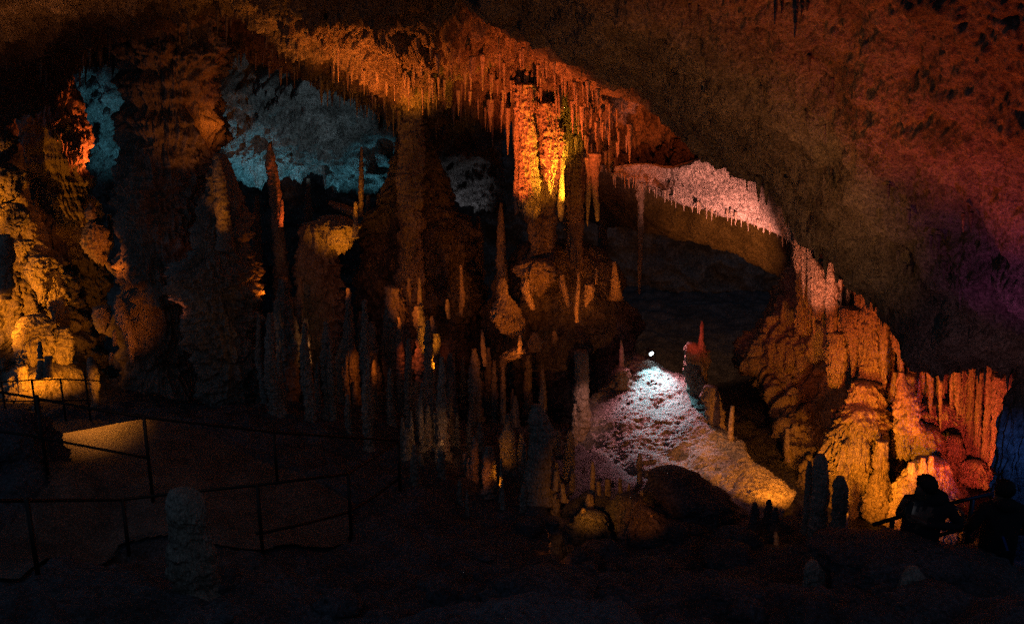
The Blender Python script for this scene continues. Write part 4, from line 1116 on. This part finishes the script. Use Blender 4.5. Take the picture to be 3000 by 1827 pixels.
def person(label, feet, yaw, J, extra_paint, face_dir):
    """J: joints in a local frame (x right, y forward, z up from the feet)"""
    bones = [('pelvis', 'spine'), ('spine', 'chest'), ('chest', 'neck'), ('neck', 'skull'), ('skull', 'crown'), ('skull', 'nose'),
             ('chest', 'shl'), ('shl', 'ell'), ('ell', 'wrl'), ('wrl', 'pal'), ('chest', 'shr'), ('shr', 'elr'), ('elr', 'wrr'), ('wrr', 'par'),
             ('pelvis', 'hil'), ('hil', 'knl'), ('knl', 'anl'), ('anl', 'tol'), ('pelvis', 'hir'), ('hir', 'knr'), ('knr', 'anr'), ('anr', 'tor')]
    J = dict(J)
    for s in 'lr':
        w, p = np.array(J['wr' + s][0]), np.array(J['pa' + s][0])
        d = p - w
        d /= np.linalg.norm(d)
        side = np.cross(d, np.array((0, 0, 1.0)))
        side /= np.linalg.norm(side) + 1e-6
        curl = np.array((0, 0, 1.0)) if s == 'l' else np.array((0, 0, -1.0))
        for f, (off, ln) in enumerate(((-.033, .062), (-.011, .075), (.011, .07), (.033, .055))):
            a = p + side * off + d * .03
            J['f%s%da' % (s, f)] = (tuple(a), .0095)
            J['f%s%db' % (s, f)] = (tuple(a + d * ln * .6 + curl * .012), .0085)
            J['f%s%dc' % (s, f)] = (tuple(a + d * ln * .9 + curl * .035), .007)
            bones += [('pa' + s, 'f%s%da' % (s, f)), ('f%s%da' % (s, f), 'f%s%db' % (s, f)), ('f%s%db' % (s, f), 'f%s%dc' % (s, f))]
        a = w + (p - w) * .5 + side * -.035
        J['t%sa' % s] = (tuple(a), .011)
        J['t%sb' % s] = (tuple(a + side * -.025 + d * .035), .009)
        bones += [('pa' + s, 't%sa' % s), ('t%sa' % s, 't%sb' % s)]
    ob = body_mesh('person', J, bones, 'pelvis')
    ob['label'] = label
    ob['category'] = 'person'
    ob.location = feet
    ob.rotation_euler = (0, 0, yaw)
    me = ob.data
    for m in (M_JACKET, M_TROUS, M_SKIN, M_SHOE):
        me.materials.append(m)
    zp = J['pelvis'][0][2]
    zn = np.array(J['neck'][0])
    sku = np.array(J['skull'][0])
    for p in me.polygons:
        c = np.array(p.center)
        i = 0
        if c[2] < .09:
            i = 3
        elif c[2] < zp - .02:
            i = 1
        if np.linalg.norm(c - sku) < .165 and c[2] > zn[2] - .01:
            i = 2
        for s in 'lr':
            if np.linalg.norm(c - np.array(J['pa' + s][0])) < np.linalg.norm(c - np.array(J['el' + s][0])) and np.linalg.norm(c - np.array(J['wr' + s][0])) < .17 \
               and (c - np.array(J['wr' + s][0])) @ (np.array(J['pa' + s][0]) - np.array(J['wr' + s][0])) > 0:
                i = 2
        p.material_index = i
    # hair: a cap over the skull, open at the face
    fd = np.array(face_dir) / np.linalg.norm(face_dir)
    V, F = [], []
    n, mm = 18, 28
    c0 = (sku + np.array(J['crown'][0])) / 2
    for i in range(n):
        a = PI * i / (n - 1)
        for j in range(mm):
            b = 2 * PI * j / mm
            d = np.array((math.sin(a) * math.cos(b), math.sin(a) * math.sin(b), math.cos(a)))
            f = max(0, d @ fd)
            r = .116 + .012 * math.sin(b * 9 + i) * math.sin(a)
            sc = np.array((1, 1, 1.12))
            r *= 1 - .32 * f ** 2 if d[2] < .55 else 1
            if d[2] < -.2:
                r *= 1 - .25 * (-d[2] - .2)
            V.append(c0 + d * r * sc - fd * .025)
    for i in range(n - 1):
        for j in range(mm):
            j2 = (j + 1) % mm
            F.append((i * mm + j, i * mm + j2, (i + 1) * mm + j2, (i + 1) * mm + j))
    link('hair', py_mesh('hair', V, F), M_HAIR, parent=ob)
    # jacket hem and collar as clothing bands
    pv = np.array(J['pelvis'][0])
    V, F = [], []
    for z, r in ((-.10, .205), (-.10, .215), (-.02, .215), (.06, .20), (.16, .19)):
        for j in range(28):
            b = 2 * PI * j / 28
            k = 1 + .03 * math.sin(b * 5 + z * 20)
            V.append(pv + np.array((math.cos(b) * r * k, math.sin(b) * r * .74 * k, z)) + (np.array(J['spine'][0]) - pv) * max(0, z) * 4)
    for i in range(4):
        for j in range(28):
            j2 = (j + 1) % 28
            F.append((i * 28 + j, i * 28 + j2, (i + 1) * 28 + j2, (i + 1) * 28 + j))
    link('jacket_hem', py_mesh('jacket_hem', V, F), M_JACKET, parent=ob)
    return ob


# local frame of both: x to the right in the picture, y away from the viewer
fA = at(2186, 1478, 9.45)
J1 = {'pelvis': ((0, 0, .95), .17), 'spine': ((0.01, .0, 1.14), .165), 'chest': ((.06, .0, 1.34), (.18, .15)), 'neck': ((.055, -.01, 1.50), .07),
      'skull': ((-.02, -.02, 1.60), .095), 'crown': ((-.01, -.01, 1.68), .075), 'nose': ((-.125, -.03, 1.55), .022),
      'shl': ((-.10, .14, 1.40), .075), 'ell': ((-.17, .16, 1.18), .055), 'wrl': ((-.17, .06, 1.27), .034), 'pal': ((-.165, .02, 1.35), .036),
      'shr': ((.26, -.07, 1.40), .085), 'elr': ((.37, -.16, 1.21), .06), 'wrr': ((-.03, -.17, 1.25), .038), 'par': ((-.12, -.12, 1.30), .036),
      'hil': ((-.08, .05, .90), .12), 'knl': ((-.09, .02, .50), .085), 'anl': ((-.10, .06, .10), .052), 'tol': ((-.24, .05, .045), .042),
      'hir': ((.09, -.04, .90), .12), 'knr': ((.09, -.05, .50), .085), 'anr': ((.10, -.02, .10), .052), 'tor': ((-.04, -.04, .045), .042)}
pa = person('person in dark clothes bending over a phone held up in front of the chest', fA, 0, J1, None, (-1, -.1, -.45))
pa.scale = (1.09, 1.09, 1.07)
def soft_lump(name, c, rad, mat, parent):
    nu, nv = 16, 24
    a_ = np.linspace(.02, PI - .02, nu)[:, None]
    t_ = np.linspace(0, 2 * PI, nv, endpoint=False)[None, :]
    P = np.stack([np.sin(a_) * np.cos(t_), np.sin(a_) * np.sin(t_), np.cos(a_) * np.ones_like(t_)], -1).reshape(-1, 3)
    P = P * (1 + .16 * fbm(P * 1.8 + 3, 3))[:, None] * np.array(rad) + np.array(c)
    return link(name, grid_mesh(name, P.reshape(nu, nv, 3), True), mat, parent=parent)


soft_lump('hood', (.115, .0, 1.50), (.15, .13, .10), M_JACKET, pa)
ph = fA + np.array((-.158 * 1.09, -.04, 1.385 * 1.07))
bm = bmesh.new()
bmesh.ops.create_cube(bm, size=1)
bmesh.ops.scale(bm, vec=(.012, .078, .155), verts=bm.verts)
bmesh.ops.bevel(bm, geom=bm.edges[:], offset=.004, segments=2, affect='EDGES')
bmesh.ops.rotate(bm, cent=(0, 0, 0), matrix=__import__('mathutils').Matrix.Rotation(.6, 3, 'Z') @ __import__('mathutils').Matrix.Rotation(.25, 3, 'Y'), verts=bm.verts)
me = bpy.data.meshes.new('phone')
bm.to_mesh(me)
bm.free()
pho = link('phone', me, M_PHONE, 'glowing phone held up by the bending person', 'phone', loc=ph)
bm = bmesh.new()
bmesh.ops.create_cube(bm, size=1)
bmesh.ops.scale(bm, vec=(.002, .070, .140), verts=bm.verts)
bmesh.ops.translate(bm, vec=(.0075, 0, 0), verts=bm.verts)
bmesh.ops.rotate(bm, cent=(0, 0, 0), matrix=__import__('mathutils').Matrix.Rotation(.6, 3, 'Z') @ __import__('mathutils').Matrix.Rotation(.25, 3, 'Y'), verts=bm.verts)
me = bpy.data.meshes.new('screen')
bm.to_mesh(me)
bm.free()
link('screen', me, M_SCREEN, parent=pho)

fB = at(2374, 1480, 9.5)
J2 = {'pelvis': ((0, 0, 1.0), .19), 'spine': ((0.0, .0, 1.2), .19), 'chest': ((.0, .0, 1.42), (.22, .17)), 'neck': ((-.01, .0, 1.58), .075),
      'skull': ((-.02, .03, 1.68), .10), 'crown': ((-.02, .02, 1.77), .08), 'nose': ((-.04, .14, 1.66), .02),
      'shl': ((-.21, .02, 1.46), .09), 'ell': ((-.38, -.02, 1.22), .065), 'wrl': ((-.30, .22, 1.10), .04), 'pal': ((-.27, .29, 1.07), .038),
      'shr': ((.22, .0, 1.46), .09), 'elr': ((.33, -.06, 1.2), .065), 'wrr': ((.25, .18, 1.06), .04), 'par': ((.23, .25, 1.04), .038),
      'hil': ((-.11, 0, .95), .135), 'knl': ((-.12, .01, .52), .095), 'anl': ((-.12, -.02, .1), .055), 'tol': ((-.13, .12, .045), .044),
      'hir': ((.11, 0, .95), .135), 'knr': ((.12, .01, .52), .095), 'anr': ((.12, -.02, .1), .055), 'tor': ((.13, .12, .045), .044)}
pb = person('person in black clothes with a blue strap, standing at the rail by the right edge', fB, 0, J2, None, (-.2, 1, -.1))
soft_lump('hood', (.0, -.08, 1.56), (.14, .10, .08), M_JACKET, pb)
sp = [Vector((.16, -.20, 1.50)), Vector((.06, -.235, 1.38)), Vector((-.04, -.235, 1.22)), Vector((-.10, -.21, 1.06))]
V, F = [], []
sp = [Vector((-.08, -.215, 1.21)), Vector((-.055, -.222, 1.15)), Vector((-.03, -.225, 1.09)), Vector((-.005, -.225, 1.03))]
for p in sp:
    for dx, dy in ((-.014, 0), (.014, 0), (.014, .012), (-.014, .012)):
        V.append(p + Vector((dx, dy, 0)))
for i in range(len(sp) - 1):
    for s in range(4):
        s2 = (s + 1) % 4
        F.append((i * 4 + s, i * 4 + s2, (i + 1) * 4 + s2, (i + 1) * 4 + s))
F += [(0, 1, 2, 3), tuple(range(len(V) - 4, len(V)))]
link('strap', py_mesh('strap', V, F, False), M_STRAP, parent=pb)
# ------------------------------------------------------------------ light: the coloured lamps of the cave, and added fill spots
w = bpy.data.worlds.new('World')
SC.world = w
w.use_nodes = True
w.node_tree.nodes['Background'].inputs[0].default_value = (.36, .60, 1, 1)
w.node_tree.nodes['Background'].inputs[1].default_value = .05


def spot(src, tgt, watt, col, cone=80, blend=.9, r=.05, name='cave_or_fill_spot'):
    l = bpy.data.lights.new(name, 'SPOT')
    l.energy = watt
    l.color = col
    l.spot_size = math.radians(cone)
    l.spot_blend = blend
    l.shadow_soft_size = r
    o = bpy.data.objects.new(name, l)
    COL.objects.link(o)
    a, b = Vector(at(*src)), Vector(at(*tgt))
    o.location = a
    o.rotation_euler = (b - a).to_track_quat('-Z', 'Y').to_euler()
    return o


YEL = (1, .28, .010)
ORA = (1, .20, .012)
RED = (1, .13, .018)
PNK = (1, .40, .32)
BRN = (1, .42, .14)
TEAL = (.10, .42, .60)
BLU = (.06, .22, 1)

for s in (
    # left flowstone hill, column edge, draperies, walkway
    ((70, 930, 17.7), (80, 830, 19.6), 60, YEL, 130), ((-90, 840, 17.4), (60, 690, 20), 430, YEL, 80), ((-130, 600, 17.6), (-10, 430, 20.6), 330, YEL, 46), ((190, 930, 17.6), (120, 820, 19.4), 80, YEL, 80),
    ((290, 420, 23.4), (195, 350, 23.1), 150, RED, 84), ((300, 700, 18.8), (228, 590, 20.2), 60, ORA, 50),
    ((370, 900, 17.4), (300, 790, 19), 40, ORA, 50), ((190, 800, 16.2), (235, 1085, 14.5), 300, (1, .30, .03), 52),
    ((260, 930, 17.6), (226, 920, 18), 9, YEL, 80),
    # teal wall
    ((620, 600, 24.8), (640, 340, 27.6), 420, TEAL, 70), ((300, 500, 25.5), (260, 260, 28), 230, TEAL, 80), ((800, 520, 25.6), (830, 380, 26.9), 60, TEAL, 80),
    ((900, 540, 25.2), (920, 380, 26.8), 90, TEAL, 70), ((760, 420, 22.5), (700, 180, 26), 130, (.35, .5, .6), 100),
    ((1120, 620, 24.5), (1110, 430, 26.3), 40, (.6, .6, .7), 60),
    # roof
    ((260, 330, 13), (240, -60, 13.5), 95, (1, .28, .06), 130), ((880, 400, 17.6), (930, 70, 18.5), 420, (1, .18, .018), 100),
    ((1220, 560, 16), (1350, 190, 18), 900, RED, 84), ((1500, 500, 16.6), (1500, 350, 19.4), 80, RED, 60), ((1590, 290, 17.7), (1605, 372, 20), 34, RED, 120), ((1650, 780, 21), (1720, 680, 31), 150, (1, .40, .16), 100),  # last two are added to lift the dark gap and the recess
    ((1000, 300, 18.7), (1000, 200, 20), 26, YEL, 66), ((720, 420, 18.5), (720, 60, 18), 200, (1, .26, .03), 90),
    # glowing columns
    ((1400, 500, 17.6), (1325, 390, 18.5), 290, (1, .36, .016), 70), ((1330, 600, 17.0), (1305, 430, 18.6), 60, YEL, 50), ((1190, 520, 17.6), (1262, 400, 18.5), 120, RED, 60),
    ((1430, 600, 17.4), (1425, 490, 18.6), 16, YEL, 50),
    # spires and ledges, left centre
    ((720, 600, 18.8), (664, 450, 19.4), 60, RED, 50), ((830, 660, 17.8), (822, 545, 19), 50, YEL, 70), ((850, 560, 17.8), (868, 430, 18.6), 26, YEL, 60),
    ((500, 640, 16.2), (530, 470, 17.4), 36, YEL, 45), ((470, 460, 18.6), (430, 220, 20), 16, (1, .24, .03), 80),
    ((1000, 1120, 9.6), (820, 720, 18), 8, BRN, 60), ((420, 860, 14), (500, 700, 18), 3, BRN, 60),  # weak brown fill, added to lift the dim columns
    ((650, 720, 18.0), (588, 640, 18.2), 9, ORA, 90), ((400, 790, 17.4), (445, 670, 18.2), 6, (1, .22, .08), 80), ((770, 860, 16.6), (708, 820, 17.5), 6, BRN, 80),
    ((905, 880, 16.4), (850, 900, 17.2), 7, ORA, 80), ((520, 300, 19.6), (500, 300, 20.4), 8, ORA, 90), 
    ((900, 780, 16.3), (1000, 720, 17.5), 40, ORA, 60), ((1145, 720, 17), (1112, 690, 18.2), 18, ORA, 70), ((1310, 720, 16.8), (1268, 700, 17.9), 32, ORA, 70), ((1440, 800, 16.4), (1400, 720, 17.7), 36, ORA, 70),
    ((1510, 690, 17.4), (1480, 680, 18.4), 12, ORA, 70), ((1190, 920, 15.3), (1220, 860, 17), 16, ORA, 60), ((1080, 1040, 13.4), (1040, 1060, 14.6), 4, BRN, 70), ((1180, 1170, 12.9), (1125, 1110, 14.2), 4, ORA, 60),
    ((250, 760, 10), (450, 1240, 11.4), 5, (1, .45, .2), 90), ((500, 1000, 5.5), (450, 1240, 8.1), 3.2, (.7, .85, 1), 60), ((800, 700, 16.6), (880, 640, 18.5), 9, ORA, 80), ((1100, 620, 18), (1060, 700, 19.5), 4, ORA, 70), ((690, 640, 17), (760, 640, 19), 4, ORA, 80), ((1900, 1300, 5), (2180, 1460, 7.3), 1.6, (.4, .65, 1), 24), ((900, 900, 3), (1300, 1490, 7.6), 4, (.3, .55, 1), 60),  # brown and cool ones are added fill over walkway and foreground
    # centre
    ((1060, 900, 16), (1010, 750, 17.4), 44, YEL, 50), ((960, 820, 16.4), (1010, 870, 17.2), 12, RED, 60),
    ((1240, 920, 16), (1220, 740, 18), 44, ORA, 44), ((1340, 880, 15.8), (1370, 710, 17.8), 34, ORA, 60),
    ((1120, 920, 15.8), (1164, 840, 17), 10, ORA, 36),
    # pale roof strip, roof band, bright slope
    ((1830, 740, 15.6), (1730, 460, 18.2), 800, (1, .30, .20), 60), ((1700, 720, 19.6), (1740, 580, 21.4), 130, (1, .28, .05), 90),
    ((1566, 815, 17.5), (1580, 950, 16.7), 200, (.36, .88, 1), 66), ((1600, 730, 17.6), (1590, 1010, 16), 290, (1, .33, .36), 66), ((1700, 880, 14.4), (1740, 1110, 14.4), 60, (1, .36, .14), 70),
    ((1930, 1165, 12.6), (1800, 1140, 14), 110, (1, .26, .015), 84), ((1640, 820, 15.8), (1688, 815, 16.5), 16, (1, .07, .03), 60),
    ((1450, 920, 15), (1398, 1000, 16), 16, PNK, 60), ((1470, 860, 16.4), (1496, 860, 17.2), 6, (1, .2, .2), 50),
    ((1720, 1080, 13.9), (1757, 1020, 14.9), 6, ORA, 40),
    # right wall
    ((1935, 800, 13.9), (1970, 670, 15.2), 110, (1, .26, .13), 50), ((2060, 1020, 12.0), (2090, 830, 14.5), 140, (1, .13, .014), 75),
    ((2020, 1220, 11.9), (2110, 1070, 14), 230, (1, .27, .010), 84), ((2130, 1250, 11.2), (2230, 1090, 13.4), 85, ORA, 100),
    ((2330, 1170, 11.2), (2350, 1000, 13.2), 120, (1, .07, .03), 90), ((2200, 1180, 11.6), (2240, 960, 13.8), 80, ORA, 76), ((1960, 1000, 15), (1900, 960, 18), 8, ORA, 90), ((1930, 820, 15.6), (1930, 760, 17.2), 9, RED, 90),
    # lower centre
    ((1400, 1245, 11.3), (1440, 1185, 12.8), 17, YEL, 80), ((1560, 1260, 11.3), (1540, 1230, 12.2), 5, ORA, 80), ((1190, 1180, 13.2), (1224, 1070, 14.4), 9, YEL, 44), ((1575, 1180, 11.9), (1545, 1200, 12.5), 2, YEL, 40),
    ((1330, 1310, 10.9), (1360, 1318, 11.6), 1.6, YEL, 50), ((1880, 1275, 10.7), (1868, 1305, 11.2), 1.0, YEL, 50), ((1294, 1262, 11.7), (1325, 1300, 11.5), 2.5, (1, .2, .02), 90),
    # near ceiling
    ((1950, 1050, 9), (1860, 430, 12.5), 110, BRN, 80),
    ((2100, 1050, 8.2), (2080, 60, 7.8), 270, (1, .10, .016), 112), ((1650, 1000, 9.5), (1560, 150, 11), 190, (1, .29, .055), 140),
    ((2400, 1000, 8), (2400, 620, 8.8), 30, (.7, .13, .45), 100), ((2330, 1120, 8.6), (2330, 790, 10.8), 13, (.75, .28, .32), 90), ((2520, 1100, 9.9), (2430, 1150, 11), 16, BLU, 100),
):
    spot(*s)

SC.view_settings.view_transform = 'Standard'
SC.view_settings.look = 'None'
SC.view_settings.exposure = .5
SC.view_settings.gamma = 1
SC.cycles.use_denoising = False
SC.cycles.denoiser = 'OPENIMAGEDENOISE'
SC.cycles.denoising_input_passes = 'RGB_ALBEDO_NORMAL'
SC.cycles.denoising_prefilter = 'ACCURATE'
SC.cycles.use_adaptive_sampling = False
SC.cycles.max_bounces = 4
SC.cycles.diffuse_bounces = 2
SC.cycles.glossy_bounces = 2
SC.cycles.sample_clamp_indirect = .15
SC.cycles.use_light_tree = True
